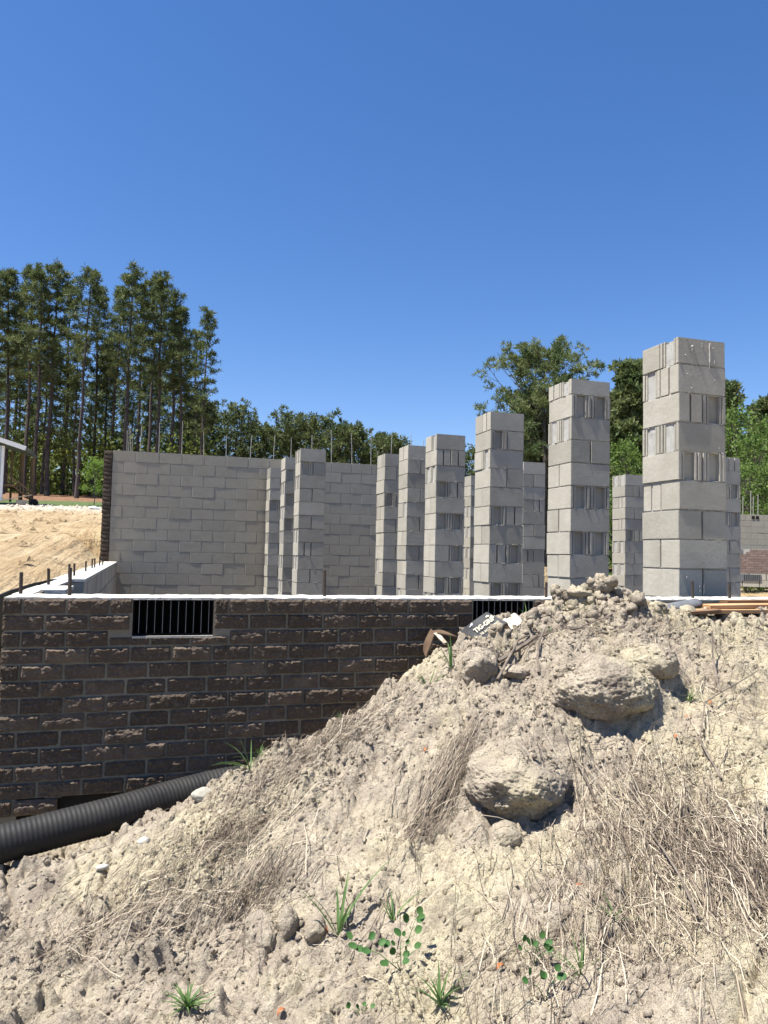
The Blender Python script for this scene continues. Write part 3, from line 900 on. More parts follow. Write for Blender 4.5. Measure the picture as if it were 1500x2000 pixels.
# ------------------------------------------------------------------ boulders and clods
def rock_mesh(seed, sub=4, amp=.22, flat=1.0, m=M_CLOD, fine=.05):
    bm = bmesh.new(); bmesh.ops.create_icosphere(bm, subdivisions=sub, radius=1)
    o = Vector((seed * 7.3, seed * 3.1, seed))
    ml = .5 if m not in (M_CLOD, M_DIRT) else 1
    for v in bm.verts:
        p = v.co.normalized()
        d = 1 + amp * .8 * mnoise.fractal(p * 1.1 + o, 1, 2, 2) + fine * .7 * mnoise.fractal(p * 7 + o, .6, 2, 5)
        q_ = p * (3.0 if sub >= 5 else 2.0) + o
        vd = mnoise.voronoi(q_)[0]; d += ml * (.03 if sub >= 5 else .13) * min(.5, (vd[1] - vd[0]))
        q_ = p * (15.0 if sub >= 5 else 5) + o
        vd = mnoise.voronoi(q_)[0]; d += ml * .028 * min(.6, (vd[1] - vd[0]))
        if sub >= 5: d += .024 * mnoise.fractal(p * 24 + o, .5, 2.1, 4)
        v.co = p * d
    me = bpy.data.meshes.new('clod'); bm.to_mesh(me); bm.free(); me.shade_smooth(); me.materials.append(m)
    return me
LUMPS = []
def height2(x, y):
    h = height(x, y)
    for (cx, cy, cz, a, b, c, rz) in LUMPS:
        X_ = (x - cx) * math.cos(rz) + (y - cy) * math.sin(rz); Y_ = -(x - cx) * math.sin(rz) + (y - cy) * math.cos(rz)
        q = 1 - (X_ / a) ** 2 - (Y_ / b) ** 2
        h = np.where(q > .12, np.maximum(h, cz + c * .97 * np.sqrt(np.clip(q, 0, 1))), h)
    return h
def clod(x, y, r, label, seed, sink=.25, sub=3, sc=(1, 1, .7), rz=0, name='dirt_clod', cat='clod', m=M_DIRT, amp=.22):
    me = rock_mesh(seed, sub, amp, m=m)
    z = float(height(x, y)) + r * sc[2] * (1 - sink * 2)
    Mx = Matrix.Translation((x, y, z)) @ Matrix.Rotation(rz, 4, 'Z') @ Matrix.Diagonal((r * sc[0], r * sc[1], r * sc[2], 1))
    me.transform(Mx)
    o = obj(name, me)
    if r > .05: LUMPS.append((x, y, z, r * sc[0], r * sc[1], r * sc[2], rz))
    tag(o, label, cat)
    return o

clod(1.80, 2.70, .20, 'largest rounded lump of yellowish sandy clay halfway up the heap', 3, .60, 6, (1.05, 1.0, .66), .3, 'clay_boulder', 'boulder')
clod(1.29, 2.49, .185, 'second big pale clay lump, downhill left of the largest one', 8, .62, 6, (1.0, 1.25, .66), -.4, 'clay_boulder', 'boulder', amp=.3)
clod(1.15, 2.29, .060, 'small clod tucked under the lower edge of the second big clay lump', 12, .4, 5, (1.1, .9, .8), .5)
clod(1.58, 3.02, .055, 'small flat crusty slab of clay on the upslope side of the largest lump', 14, .6, 5, (1.4, 1, .6), .2)
clod(2.04, 2.74, .10, 'broken greyish clay lump just right of the largest one', 19, .6, 5, (1.1, 1.2, .75), 1.1)
clod(1.40, 3.06, .085, 'crumbly lump with a shaded right side, below the printed cardboard', 21, .6, 5, (1.3, .9, .9), .8, amp=.35)
clod(.36, 2.32, .062, 'tall pale clod, left one of the cluster at the lower left', 31, .55, 5, (.9, 1.3, 1.1), .2)
clod(.435, 2.28, .038, 'narrow upright clod in the middle of the lower left cluster', 33, .4, 5, (.8, 1, 1.3), .1)
clod(.505, 2.22, .034, 'rounded grey clod, right one of the lower left cluster', 37, .35, 5, (1.2, .9, .9), .9)
clod(1.075, 1.83, .058, 'yellow clod beside the weeds at the lower right', 41, .55, 5, (1, .9, .95), .3)
clod(1.40, 2.16, .028, 'small yellow stone like clod on bare soil below the lumps', 43, .2, 3, (1.2, .9, .8), .3)
clod(2.26, 3.43, .055, 'cream rock crowning the very top of the heap', 51, .3, 5, (1.3, 1, .8), .4, 'clay_rock', 'rock')
clod(2.12, 3.42, .042, 'flat brownish rock left of the cream rock on the crest', 53, .3, 5, (1.6, 1, .55), -.3, 'clay_rock', 'rock')
clod(2.40, 3.42, .048, 'knobbly rock right of the cream rock on the crest', 57, .3, 5, (1.1, 1, .9), .9, 'clay_rock', 'rock')
clod(2.50, 3.38, .036, 'small rounded yellow stone lying left of the grey plastic piece', 59, .3, 5, (1.1, 1, .85), .2, 'clay_rock', 'rock')
clod(2.72, 3.33, .040, 'yellow stone in front of the grey plastic piece', 61, .3, 5, (1.2, 1, .8), .7, 'clay_rock', 'rock')
clod(2.93, 3.42, .045, 'yellow stone between the grey plastic piece and the planks', 63, .3, 5, (1.4, 1, .8), .1, 'clay_rock', 'rock')
clod(3.34, 3.60, .048, 'pale yellow stone behind the planks beside the wall top', 67, .0, 3, (1.2, 1, .8), .1, 'clay_rock', 'rock')
clod(.24, 3.15, .038, 'white broken mortar lump beneath the drain pipe', 71, .3, 4, (1.3, 1, .7), .4, 'mortar_lump', 'rubble', M_BLOCK)
clod(.02, 2.97, .022, 'small whitish mortar piece on the soil below the pipe', 73, .1, 3, (1.2, 1, .7), .9, 'mortar_lump', 'rubble', M_MORTAR)
clod(-.12, 2.92, .016, 'tiny white rubble chip in the shade edge of the pipe', 75, .1, 2, (1.6, 1, .6), .2, 'mortar_lump', 'rubble', M_MORTAR)


# ------------------------------------------------------------------ crumbs (uncountable)
def crumbs():
    t_ = (1 + 5 ** .5) / 2
    iv = np.array([(-1, t_, 0), (1, t_, 0), (-1, -t_, 0), (1, -t_, 0), (0, -1, t_), (0, 1, t_), (0, -1, -t_), (0, 1, -t_), (t_, 0, -1), (t_, 0, 1), (-t_, 0, -1), (-t_, 0, 1)]) / 1.9
    fi = np.array([(0, 11, 5), (0, 5, 1), (0, 1, 7), (0, 7, 10), (0, 10, 11), (1, 5, 9), (5, 11, 4), (11, 10, 2), (10, 7, 6), (7, 1, 8), (3, 9, 4), (3, 4, 2), (3, 2, 6), (3, 6, 8), (3, 8, 9), (4, 9, 5), (2, 4, 11), (6, 2, 10), (8, 6, 7), (9, 8, 1)])
    n = 46000
    x = R2.uniform(-1.0, 3.4, n * 4); y = R2.uniform(1.1, 3.64, n * 4)
    d = .12 + 1.6 * np.clip(fbm(x, y, 1.6, 3, 77), 0, 1) + 1.6 * np.clip(fbm(x, y, 7, 3, 30), 0, 1) + np.where((y > 3.1) & (x > 1.5), .5, 0)
    d = d * (1 - .8 * smooth_zone(x, y)); kx = R2.random(n * 4) < d / 1.3; x = x[kx][:n]; y = y[kx][:n]; n = len(x)
    r = .0018 + .0092 * R2.random(n) ** 4 + np.where((y > 3.15) & (x > 1.5), .024 * R2.random(n) ** 6, 0)
    z = height2(x, y) + r * .1
    V = iv[None] * (1 + .5 * R2.uniform(-1, 1, (n, 12, 1))) * r[:, None, None] * R2.uniform(.7, 1.3, (n, 1, 3))
    V = V + np.stack([x, y, z], -1)[:, None]
    F = (fi[None] + (np.arange(n) * 12)[:, None, None]).reshape(-1, 3)
    o = obj('soil_crumbs', mesh('soil_crumbs', V.reshape(-1, 3), F, M_DIRT))
    tag(o, 'small crumbs and pebbles of soil scattered over the dirt heap', 'soil crumbs', kind='stuff')
crumbs()

# ------------------------------------------------------------------ dry straw (uncountable)
def ribbons(starts, dirs, lens, wids, tones, lift, curl, name, nseg=5, m=M_STRAW):
    n = len(starts); V = np.zeros((n, nseg + 1, 3, 3)); T = np.zeros((n, nseg + 1, 3))
    ang = np.arctan2(dirs[:, 1], dirs[:, 0]); p = starts.copy()
    dz0 = R2.uniform(0, 1, n)
    for s in range(nseg + 1):
        f = s / nseg
        z = height2(p[:, 0], p[:, 1]) + lift * (.3 + .7 * np.sin(math.pi * f)) * dz0 * 1.4 + wids * .5
        side = np.stack([-np.sin(ang), np.cos(ang)], -1); ww = wids * (1 - .55 * f)
        c = np.stack([p[:, 0], p[:, 1], z], -1)
        V[:, s, 0] = c; V[:, s, 0, :2] -= side * ww[:, None]; V[:, s, 0, 2] -= ww * .4
        V[:, s, 1] = c; V[:, s, 1, 2] += ww * .9
        V[:, s, 2] = c; V[:, s, 2, :2] += side * ww[:, None]; V[:, s, 2, 2] -= ww * .4
        T[:, s] = tones[:, None]
        ang = ang + curl * R2.normal(0, 1, n)
        p = p + np.stack([np.cos(ang), np.sin(ang)], -1) * (lens / nseg)[:, None]
        p[:, 1] = np.minimum(p[:, 1], 3.645)
    jump = np.abs(np.diff(V[:, :, 1, 2], axis=1)).max(1) >  .04 + .62 * lens / nseg
    V[jump] = V[jump][:, :, :1] * 0 + V[jump][:, :1, :1]
    base = np.arange(n)[:, None, None, None] * (nseg + 1) * 3 + np.arange(nseg)[None, :, None, None] * 3
    q = np.array([[0, 1, 4, 3], [1, 2, 5, 4]])[None, None]
    F = (base + q).reshape(-1, 4)
    me = mesh(name, V.reshape(-1, 3), F, m)
    a = me.attributes.new('tone', 'FLOAT', 'POINT'); a.data.foreach_set('value', T.ravel().astype(np.float32))
    return obj(name, me)
def patch(cx, cy, sx, sy, n, ang, spread, L0, L1, w0=.0008, w1=.0022, t0=.2, t1=1, rot=0):
    a = R2.normal(0, 1, n) * sx; b_ = R2.normal(0, 1, n) * sy
    x = cx + a * math.cos(rot) - b_ * math.sin(rot); y = cy + a * math.sin(rot) + b_ * math.cos(rot)
    th = R2.normal(ang, spread, n)
    k = (y < 3.62)
    k &= R2.random(n) < .95
    return (np.stack([x, y], -1)[k], np.stack([np.cos(th), np.sin(th)], -1)[k], R2.uniform(L0, L1, n)[k], (.62 * (w0 + (w1 - w0) * R2.random(n) ** 2.5))[k], (t0 + (t1 - t0) * R2.random(n) ** 1.5)[k])

ps = [
 patch(.95, 2.50, .10, .035, 260, .55, .22, .12, .34, rot=.6), patch(1.02, 2.60, .06, .03, 160, .5, .3, .08, .25, rot=.6),
 patch(.28, 2.76, .10, .05, 330, .75, .6, .05, .2, .0010, .0024, 0, .8), patch(.42, 2.93, .11, .05, 170, .7, .6, .05, .18, .0010, .0024, 0, .9),
 patch(0, 2.58, .15, .08, 330, .6, .6, .05, .2, .0010, .0024, .05, 1), patch(.34, 2.47, .09, .07, 230, .8, .35, .06, .2, .0009, .0022, 0, .7),
 patch(.62, 3.05, .12, .05, 230, .35, .5, .05, .2), patch(.78, 3.08, .10, .05, 200, .4, .5, .05, .18),
 patch(1.5, 1.72, .16, .26, 1150, 1.2, .35, .08, .34, .0010, .0032), patch(1.30, 1.85, .12, .22, 420, 1.15, .45, .08, .3, .0010, .003),
 patch(1.66, 2.05, .14, .13, 480, 1.0, .6, .06, .28), patch(1.72, 2.28, .16, .10, 300, .7, .8, .05, .25),
 patch(1.10, 1.62, .16, .12, 420, .9, .6, .06, .3, .0009, .0026), patch(.85, 1.68, .15, .08, 180, .7, .7, .06, .25),
 patch(1.62, 3.08, .26, .05, 240, .15, .35, .08, .3, t0=.0, t1=.5), patch(2.1, 3.0, .30, .12, 300, .3, .7, .06, .3, t0=0, t1=.75),
 patch(2.3, 2.5, .22, .18, 420, .6, .9, .05, .26, t0=.05, t1=.9), patch(2.6, 2.9, .3, .18, 240, .4, .8, .06, .3, t0=0, t1=.7),
 patch(1.15, 3.0, .12, .10, 90, .8, .9, .05, .16), patch(1.1, 2.3, .5, .4, 260, .8, 1.2, .03, .12, .0005, .0014), patch(.4, 2.2, .4, .3, 420, .8, .9, .03, .12, .0005, .0014),
 patch(2.0, 2.2, .5, .4, 300, .8, 1.3, .04, .18, .0006, .0018), patch(1.9, 3.3, .4, .12, 120, .3, 1.0, .04, .2, t0=0, t1=.6), patch(0, 2.9, .4, .2, 120, .6, .9, .03, .12)]
ps = [tuple(a[::2] if j_ in (8, 9, 10, 12) else a[::2] if j_ > 7 else a for a in p) for j_, p in enumerate(ps)]
ps.append(patch(1.60, 1.66, .07, .14, 420, 1.3, .22, .12, .30, .0010, .0028, 0, .7)); ps.append(patch(1.50, 1.80, .08, .12, 260, 1.15, .25, .12, .30, .0010, .0028, 0, .9))
for (cx_, cy_, sx_, sy_, n_, an_, sp_) in ((1.54, 1.76, .13, .26, 420, 1.2, .25), (1.62, 1.66, .07, .2, 220, 1.35, .2), (1.25, 1.78, .2, .2, 120, 1.0, .5), (1.7, 2.15, .2, .2, 130, .9, .7), (1.05, 1.62, .2, .14, 90, .9, .5), (2.2, 2.5, .3, .25, 90, .7, .8), (.98, 2.52, .12, .05, 60, .55, .2),
        (.3, 2.75, .25, .15, 90, .7, .5), (0, 2.6, .25, .15, 80, .6, .5), (.68, 3.05, .15, .06, 70, .4, .4), (2.2, 3.0, .5, .15, 60, .2, .6), (.5, 2.2, .5, .3, 60, .8, .9)):
    q_ = patch(cx_, cy_, sx_, sy_, n_, an_, sp_, .10, .34, .0013, .0030, .55, 1.0); q_[4][:] = R2.choice([.1, .3, .6, .8, .9, 1.0], len(q_[4])); ps.append(q_)
A = [np.concatenate([p[i] for p in ps]) for i in range(5)]
tag(ribbons(A[0], A[1], A[2], A[3], A[4], .03, .085, 'dry_straw'), 'dry bleached grass stems and roots strewn over the dirt heap', 'dry grass', kind='stuff')


# ------------------------------------------------------------------ green plants
def blade(mb, p, az, L, w, lean, droop=.5, nseg=6):
    p = Vector(p); d = Vector((math.cos(az) * lean, math.sin(az) * lean, 1)).normalized()
    side = Vector((-math.sin(az), math.cos(az), 0))
    b = len(mb.v)
    for i in range(nseg + 1):
        f = i / nseg; ww = w * (1 - f ** 2.2) * (.6 + .8 * min(f * 3, 1) * .5) + .0002
        mb.v += [tuple(p - side * ww), tuple(p + Vector((0, 0, 0)) - d.cross(side) * ww * .35), tuple(p + side * ww)]
        if i < nseg:
            d = (d + Vector((math.cos(az), math.sin(az), -.9)) * (droop * .22)).normalized()
            p = p + d * (L / nseg)
    for i in range(nseg):
        k = b + 3 * i
        mb.f += [(k, k + 1, k + 4, k + 3), (k + 1, k + 2, k + 5, k + 4)]
def grass_tuft(x, y, n, L, label, seed, w=.0028, lean=.5, droop=.5, azs=None, group=None):
    rr = random.Random(seed); mb = MB()
    t = empty('grass_tuft', (x, y, float(height(x, y)) - .004)); tag(t, label, 'grass tuft', group)
    for i in range(n):
        mb = MB()
        az = rr.uniform(0, 6.28) if azs is None else azs[i % len(azs)] + rr.uniform(-.3, .3)
        blade(mb, (rr.uniform(-.004, .004), rr.uniform(-.004, .004), 0), az, L * rr.uniform(.5, 1.1), w * rr.uniform(.7, 1.2), lean * rr.uniform(.2, 1.3), droop * rr.uniform(.3, 1.3))
        obj('blade', mb.mesh('blade', M_GRASS, True), t)
    return t
def oval_leaf(mb, c, d, up, L, W):
    d = Vector(d).normalized(); up = Vector(up).normalized(); s = d.cross(up).normalized(); u = s.cross(d)
    b = len(mb.v); n = 10
    mb.v.append(tuple(Vector(c) + d * L * .5 - u * W * .12))
    for i in range(n):
        a = 2 * math.pi * i / n
        mb.v.append(tuple(Vector(c) + d * (L * .5 - L * .5 * math.cos(a)) + s * W * .5 * math.sin(a) + u * W * .08 * abs(math.sin(a))))
    for i in range(n): mb.f.append((b, b + 1 + i, b + 1 + (i + 1) % n))

grass_tuft(1.286, 3.10, 7, .16, 'tall green grass sprout just below the printed cardboard', 1, .0045, .4, .35, [2.6, 3.0, 1.6, 2.3])
grass_tuft(1.164, 3.06, 7, .13, 'green grass sprout at the left shoulder of the heap, below the brown flap', 2, .0042, .6, .4, [2.4, 2.9, .2])
grass_tuft(.42, 3.10, 14, .17, 'green grass tuft hanging over the end of the drain pipe', 3, .0024, .9, .7, [2.6, 3.4, 1.2, .4, 4])
grass_tuft(.80, 3.16, 9, .05, 'tiny grass tuft on the skyline of the heap against the brick wall', 4, .0018, .5, .3)
grass_tuft(.47, 3.18, 14, .06, 'small leafy grass clump right beside the pipe end', 5, .0026, .5, .4)
grass_tuft(.56, 2.17, 7, .27, 'tallest green grass plant in the lower middle of the heap', 6, .0050, .45, .4, [.9, 2.6, 3.3, 1.3, 5.2, .2])
grass_tuft(.716, 2.135, 8, .13, 'thin pale grass plant right of the tallest one, lower middle', 7, .0032, .8, .4, [2.5, 1.6, .4, 3.2])
grass_tuft(.135, 2.05, 46, .085, 'dense bright green grass clump at the bottom left', 8, .0032, 1.0, .6)
grass_tuft(.70, 1.72, 22, .095, 'spiky green grass tuft at the bottom, below the round leaved seedling', 9, .0036, .9, .4)
grass_tuft(1.02, 1.62, 14, .12, 'sparse grey green grass among the straw at the bottom right', 10, .0022, .9, .5)
grass_tuft(1.20, 1.75, 8, .08, 'small green shoot by the yellow clod at the lower right', 11, .0022, .9, .5)
grass_tuft(3.36, 3.42, 14, .14, 'green grass tuft growing beside the orange planks', 12, .0028, .6, .5)
grass_tuft(2.46, 3.24, 8, .06, 'little green weed on the crest below the knobbly rock', 13, .0034, .8, .5)
grass_tuft(2.15, 2.62, 16, .08, 'thin grass growing right of the largest clay lump', 14, .002, .9, .5)
grass_tuft(1.83, 3.42, 7, .11, 'pale grass blades standing in front of the right vent', 15, .0022, .7, .2, [2.4, .8, 1.5])
grass_tuft(2.62, 2.55, 12, .07, 'wispy grass near the dark twigs at the right edge', 16, .002, .9, .5)
def seedling(x, y, label, stems, seed, leafL=.022, cat='seedling'):
    rr = random.Random(seed); t = empty('seedling', (x, y, float(height(x, y)) - .003)); tag(t, label, cat)
    st = MB()
    for (dx, dy, dz, leaves, sz) in stems:
        e = Vector((dx, dy, dz)); mid = e * .5 + Vector((0, 0, .012))
        st.tube([(0, 0, 0), mid, e], [.0014, .0011, .0007], 5)
        for i in range(leaves):
            f = .35 + .65 * (i + 1) / leaves; p = mid.lerp(e, max(0, f * 2 - 1)) if f > .5 else Vector((0, 0, 0)).lerp(mid, f * 2)
            for sgn in ((-1, 1) if i < leaves - 1 else (0,)):
                d = (e.normalized() * .5 + Vector((rr.uniform(-.3, .3) + sgn * .9, rr.uniform(-.4, .2), rr.uniform(-.1, .5)))).normalized()
                q = p + d * .012; st.tube([p, q], .0006, 4)
                mb = MB(); oval_leaf(mb, q + d * sz * .45, d, (rr.uniform(-.3, .3) - .1, -.55, .8), sz * rr.uniform(.8, 1.15), sz * .78)
                obj('leaf', mb.mesh('leaf', M_WEED, True), t)
    obj('stem', st.mesh('stem', M_STRAW if False else M_GRASS, True), t)
seedling(.656, 1.885, 'seedling with round green leaves on reddish stems, lower middle of the heap', [(.045, .03, .105, 3, .026), (-.10, .055, .05, 4, .023), (.03, -.01, .05, 2, .018), (-.03, -.02, .035, 3, .022), (.0, .01, .065, 2, .015)], 3)
seedling(.935, 1.70, 'small bright leafy weed left of the bottom straw, beside the yellow clod', [(.01, .0, .05, 3, .02), (-.02, .01, .04, 2, .018), (.02, -.01, .03, 2, .018)], 5)
seedling(.90, 1.58, 'low grey green weed at the very bottom edge right of the middle', [(.02, 0, .045, 3, .02), (-.03, .01, .04, 2, .02)], 6)
seedling(.52, 1.78, 'tiny grey green rosette at the bottom, left of the spiky tuft', [(.01, 0, .015, 2, .014), (-.012, .01, .012, 2, .013)], 7)
seedling(1.76, 3.12, 'tiny silvery leaf sprout near the long dark stem on the upper heap', [(.01, 0, .03, 2, .014)], 8)
# sticks one can point at
def stick(pts, r, label, m=M_STICK):
    P = [(x, y, float(height2(x, y)) + dz + .012) for x, y, dz in pts]; r *= 1.25
    Q = []
    for i in range(len(P) - 1):
        for k in range(4):
            Q.append(Vector(P[i]).lerp(Vector(P[i + 1]), k / 4) + Vector((random.uniform(-1, 1), random.uniform(-1, 1), random.uniform(-1, 1))) * r * .5)
    Q.append(Vector(P[-1])); n = len(Q)
    b = MB(); b.tube(Q, [r * (1 - .5 * i / n) for i in range(n)], 6)
    tag(obj('stick', b.mesh('stick', m)), label, 'stick')
stick([(1.50, 3.07, .01), (1.70, 3.10, .02), (1.92, 3.07, .015), (2.12, 3.12, .01)], .009, 'long scaly grey stem lying across the upper heap')
stick([(1.60, 2.90, .005), (1.66, 3.00, .02), (1.72, 3.06, .03)], .006, 'short dark twig hanging down from the long scaly stem')
stick([(1.42, 2.92, .01), (1.62, 3.12, .015), (1.78, 3.17, .01)], .005, 'brown curved twig left of the long scaly stem')
stick([(2.30, 2.62, .01), (2.42, 2.80, .06), (2.47, 2.86, .11)], .005, 'upright dark twig at the right edge above the straw')
stick([(1.95, 3.00, .01), (2.25, 3.02, .02), (2.6, 3.10, .01)], .004, 'thin dark root running to the right edge across the upper heap')
stick([(1.75, 3.22, .01), (2.0, 3.20, .015), (2.2, 3.24, .01)], .0045, 'short dark root lying just below the crest')
stick([(.55, 2.92, .005), (.72, 3.02, .015), (.86, 3.10, .02)], .003, 'pale dry stalk lying on the left skyline of the heap')
stick([(.60, 2.02, .004), (.655, 2.07, .008), (.66, 2.13, .004)], .005, 'little dark stick right of the tallest grass plant')
stick([(1.90, 2.16, .01), (1.98, 2.36, .04), (2.14, 2.52, .03), (2.5, 2.62, .02)], .0032, 'long arched thin twig right of the largest clay lump')
stick([(1.35, 1.62, .02), (1.42, 1.78, .04), (1.5, 2.0, .05), (1.72, 2.1, .04)], .0032, 'long pale stalk bending through the straw at the lower right')
stick([(.84, 2.36, .004), (.93, 2.47, .02), (1.0, 2.60, .03)], .003, 'straight pale stalk leading down from the straw clump in the middle', M_STRAW if False else M_STICK)
stick([(1.50, 2.29, .01), (1.49, 2.36, .03), (1.50, 2.44, .02)], .004, 'stubby vertical twig between the two big clay lumps')
def dead_leaf(x, y, label, seed):
    rr = random.Random(seed); b = MB(); a = rr.uniform(0, 3)
    n = 6
    for i in range(n + 1):
        f = i / n; r = .013; an = f * 3.6
        c = Vector((math.cos(an) * r, 0, math.sin(an) * r * .8 + .008)); c.rotate(Matrix.Rotation(a, 3, 'Z')); sd = Vector((0, 1, 0)); sd.rotate(Matrix.Rotation(a, 3, 'Z'))
        wv = .006 * math.sin(math.pi * min(.95, f + .08))
        b.v += [tuple(c - sd * wv), tuple(c + Vector((0, 0, .0015))), tuple(c + sd * wv)]
        if i: k = 3 * i; b.f += [(k - 3, k - 2, k + 1, k), (k - 2, k - 1, k + 2, k + 1)]
    o = obj('dead_leaf', b.mesh('dead_leaf', M_DEAD, True), None, (x, y, float(height(x, y)))); tag(o, label, 'dead leaf')
for i, (x, y, l) in enumerate([(1.206, 1.93, 'curled orange leaf on bare soil above the yellow clod'), (.86, 1.73, 'curled red brown leaf right of the spiky grass tuft at the bottom'), (2.06, 2.52, 'orange dead leaf just below right of the largest clay lump'),
        (2.20, 2.56, 'second orange dead leaf further right of the largest clay lump'), (1.93, 2.43, 'flat orange leaf in the straw below right of the largest lump'), (.53, 2.21, 'small orange leaf behind the tallest grass plant'),
        (1.47, 1.82, 'orange leaf caught in the straw at the lower right'), (1.05, 2.78, 'tiny orange leaf on the left slope above the straw clump'), (.36, 1.95, 'red brown leaf near the bottom left grass clump')]):
    dead_leaf(x, y, l, i)


# ------------------------------------------------------------------ rubbish and lumber on the heap

def panel(name, A, B, D, th, m, parent=None, bend=0.0, nx=6, ny=4):
    """sheet with corner A, edges A->B (x) and A->D (y), given thickness, slightly warped"""
    A, B, D = Vector(A), Vector(B), Vector(D); ex = B - A; ey = D - A; nz = ex.cross(ey).normalized()
    V = []; F = []
    for s in (0, 1):
        for j in range(ny + 1):
            for i in range(nx + 1):
                u, v = i / nx, j / ny
                V.append(tuple(A + ex * u + ey * v + nz * (bend * math.sin(math.pi * u) * (.4 + v) + .0012 * math.sin(9 * u + 5 * v)) - nz * th * s))
    I = lambda s, i, j: s * (nx + 1) * (ny + 1) + j * (nx + 1) + i
    for j in range(ny):
        for i in range(nx):
            F.append((I(0, i, j), I(0, i + 1, j), I(0, i + 1, j + 1), I(0, i, j + 1))); F.append((I(1, i, j), I(1, i, j + 1), I(1, i + 1, j + 1), I(1, i + 1, j)))
    for i in range(nx): F += [(I(0, i, 0), I(1, i, 0), I(1, i + 1, 0), I(0, i + 1, 0)), (I(0, i, ny), I(0, i + 1, ny), I(1, i + 1, ny), I(1, i, ny))]
    for j in range(ny): F += [(I(0, 0, j), I(0, 0, j + 1), I(1, 0, j + 1), I(1, 0, j)), (I(0, nx, j), I(1, nx, j), I(1, nx, j + 1), I(0, nx, j + 1))]
    return obj(name, mesh(name, V, F, m), parent)
bb_, br_, bl_ = Vector((1.470, 3.190, 1.112)), Vector((1.606, 3.200, 1.199)), Vector((1.386, 3.240, 1.156))
cx = empty('cardboard_sheet', (0, 0, 0)); tag(cx, 'torn charcoal cardboard carton piece printed TIG-GRIP, leaning on the dirt before the right vent', 'cardboard')
panel('printed_face', bb_, br_, bl_, .004, M_PRINT, cx, .004)
ex_ = (br_ - bb_); ey_ = (bl_ - bb_); n_ = ex_.cross(ey_).normalized(); exn = ex_.normalized(); eyn = n_.cross(exn)
def lettering(txt, size, u, v, m, off=0.0):
    c = bpy.data.curves.new('lettering', 'FONT'); c.body = txt; c.size = size; c.offset = off; c.resolution_u = 3
    t_ = bpy.data.objects.new('tmp', c); COL.objects.link(t_)
    me = bpy.data.meshes.new_from_object(t_.evaluated_get(bpy.context.evaluated_depsgraph_get()))
    bpy.data.objects.remove(t_); me.materials.clear(); me.materials.append(m)
    o = obj('lettering', me, cx)
    Mx = Matrix((exn, eyn, n_)).transposed().to_4x4(); Mx.translation = bb_ + ex_ * u + ey_ * v + n_ * .0062
    o.matrix_world = Mx; return o
lettering('TIG-GRIP', .030, .16, .46, M_INK, .0012)
lettering('TIE ACCESSORIES', .0145, .17, .22, M_INK, .0003)
# torn white scraps of the print and the crumpled pale inside
def scrap(u, v, r, seed, m=M_INKW):
    q = random.Random(seed); c = bb_ + ex_ * u + ey_ * v + n_ * .0062; V = [tuple(c + n_ * .001)]; n = 9
    for i in range(n):
        a = 6.283 * i / n; rr_ = r * q.uniform(.4, 1.2); V.append(tuple(c + exn * math.cos(a) * rr_ + eyn * math.sin(a) * rr_ * .6))
    obj('torn_paper', mesh('torn_paper', V, [(0, 1 + i, 1 + (i + 1) % n) for i in range(n)], m), cx)
scrap(.36, .92, .010, 1); scrap(.27, .88, .006, 2); scrap(.66, .10, .012, 3); scrap(.76, .08, .008, 4); scrap(.85, .78, .010, 5, M_INK); scrap(.92, .70, .006, 6, M_INK)
panel('torn_edge', br_ + n_ * -.003, br_ + Vector((.02, -.005, -.045)), bb_ + ex_ * .45 + Vector((.0, .0, -.012)), .003, M_CARD, cx, .006)
fl = empty('cardboard_flap', (0, 0, 0)); tag(fl, 'pale corner of crumpled carton right behind the printed piece', 'cardboard')
panel('flap', Vector((1.612, 3.262, 1.205)), Vector((1.618, 3.18, 1.168)), Vector((1.684, 3.285, 1.236)), .004, M_CARDIN, fl, .004)
panel('flap', Vector((1.65, 3.20, 1.15)), Vector((1.68, 3.24, 1.14)), Vector((1.688, 3.287, 1.236)), .004, M_CARD, fl, .003)
bf = empty('cardboard_flap', (0, 0, 0)); tag(bf, 'bent brown cardboard flap sticking out of the left flank of the heap', 'cardboard')
panel('flap', Vector((1.33, 3.42, 1.128)), Vector((1.455, 3.40, 1.108)), Vector((1.345, 3.53, 1.125)), .005, M_CARD, bf, .012)
panel('flap', Vector((1.285, 3.415, 1.015)), Vector((1.325, 3.41, 1.124)), Vector((1.31, 3.53, 1.03)), .005, M_CARD, bf, .006)
panel('flap', Vector((1.32, 3.408, 1.13)), Vector((1.36, 3.38, 1.085)), Vector((1.345, 3.43, 1.13)), .004, M_CARDIN, bf, .004)
def plank(a, b_, wd, th, m, label, seed):
    a = Vector(a); b_ = Vector(b_); d = (b_ - a); L = d.length; mb = MB(); n = 8; q = random.Random(seed)
    for i in range(n + 1):
        x = L * i / n; z = .003 * math.sin(3 * x + seed)
        mb.v += [(x, 0, z), (x, wd, z), (x, wd, z + th), (x, .003, z + th), (x, 0, z + th - .003)]
        if i:
            k = 5 * i
            for j in range(5): mb.f.append((k - 5 + j, k - 5 + (j + 1) % 5, k + (j + 1) % 5, k + j))
    mb.f += [(4, 3, 2, 1, 0), tuple(5 * n + j for j in range(5))]
    o = obj('plank', mb.mesh('plank', m), None, a, (0, -math.asin(d.z / L), math.atan2(d.y, d.x))); tag(o, label, 'plank', 'planks stacked at the top of the heap')
plank((2.90, 3.37, 1.244), (3.9, 3.44, 1.252), .10, .020, M_PLANK, 'bright orange pine plank on top of the small stack at the right', 1)
plank((2.76, 3.33, 1.220), (3.8, 3.40, 1.226), .12, .022, M_PLANK, 'orange plank at the bottom of the stack, reaching furthest left', 2)
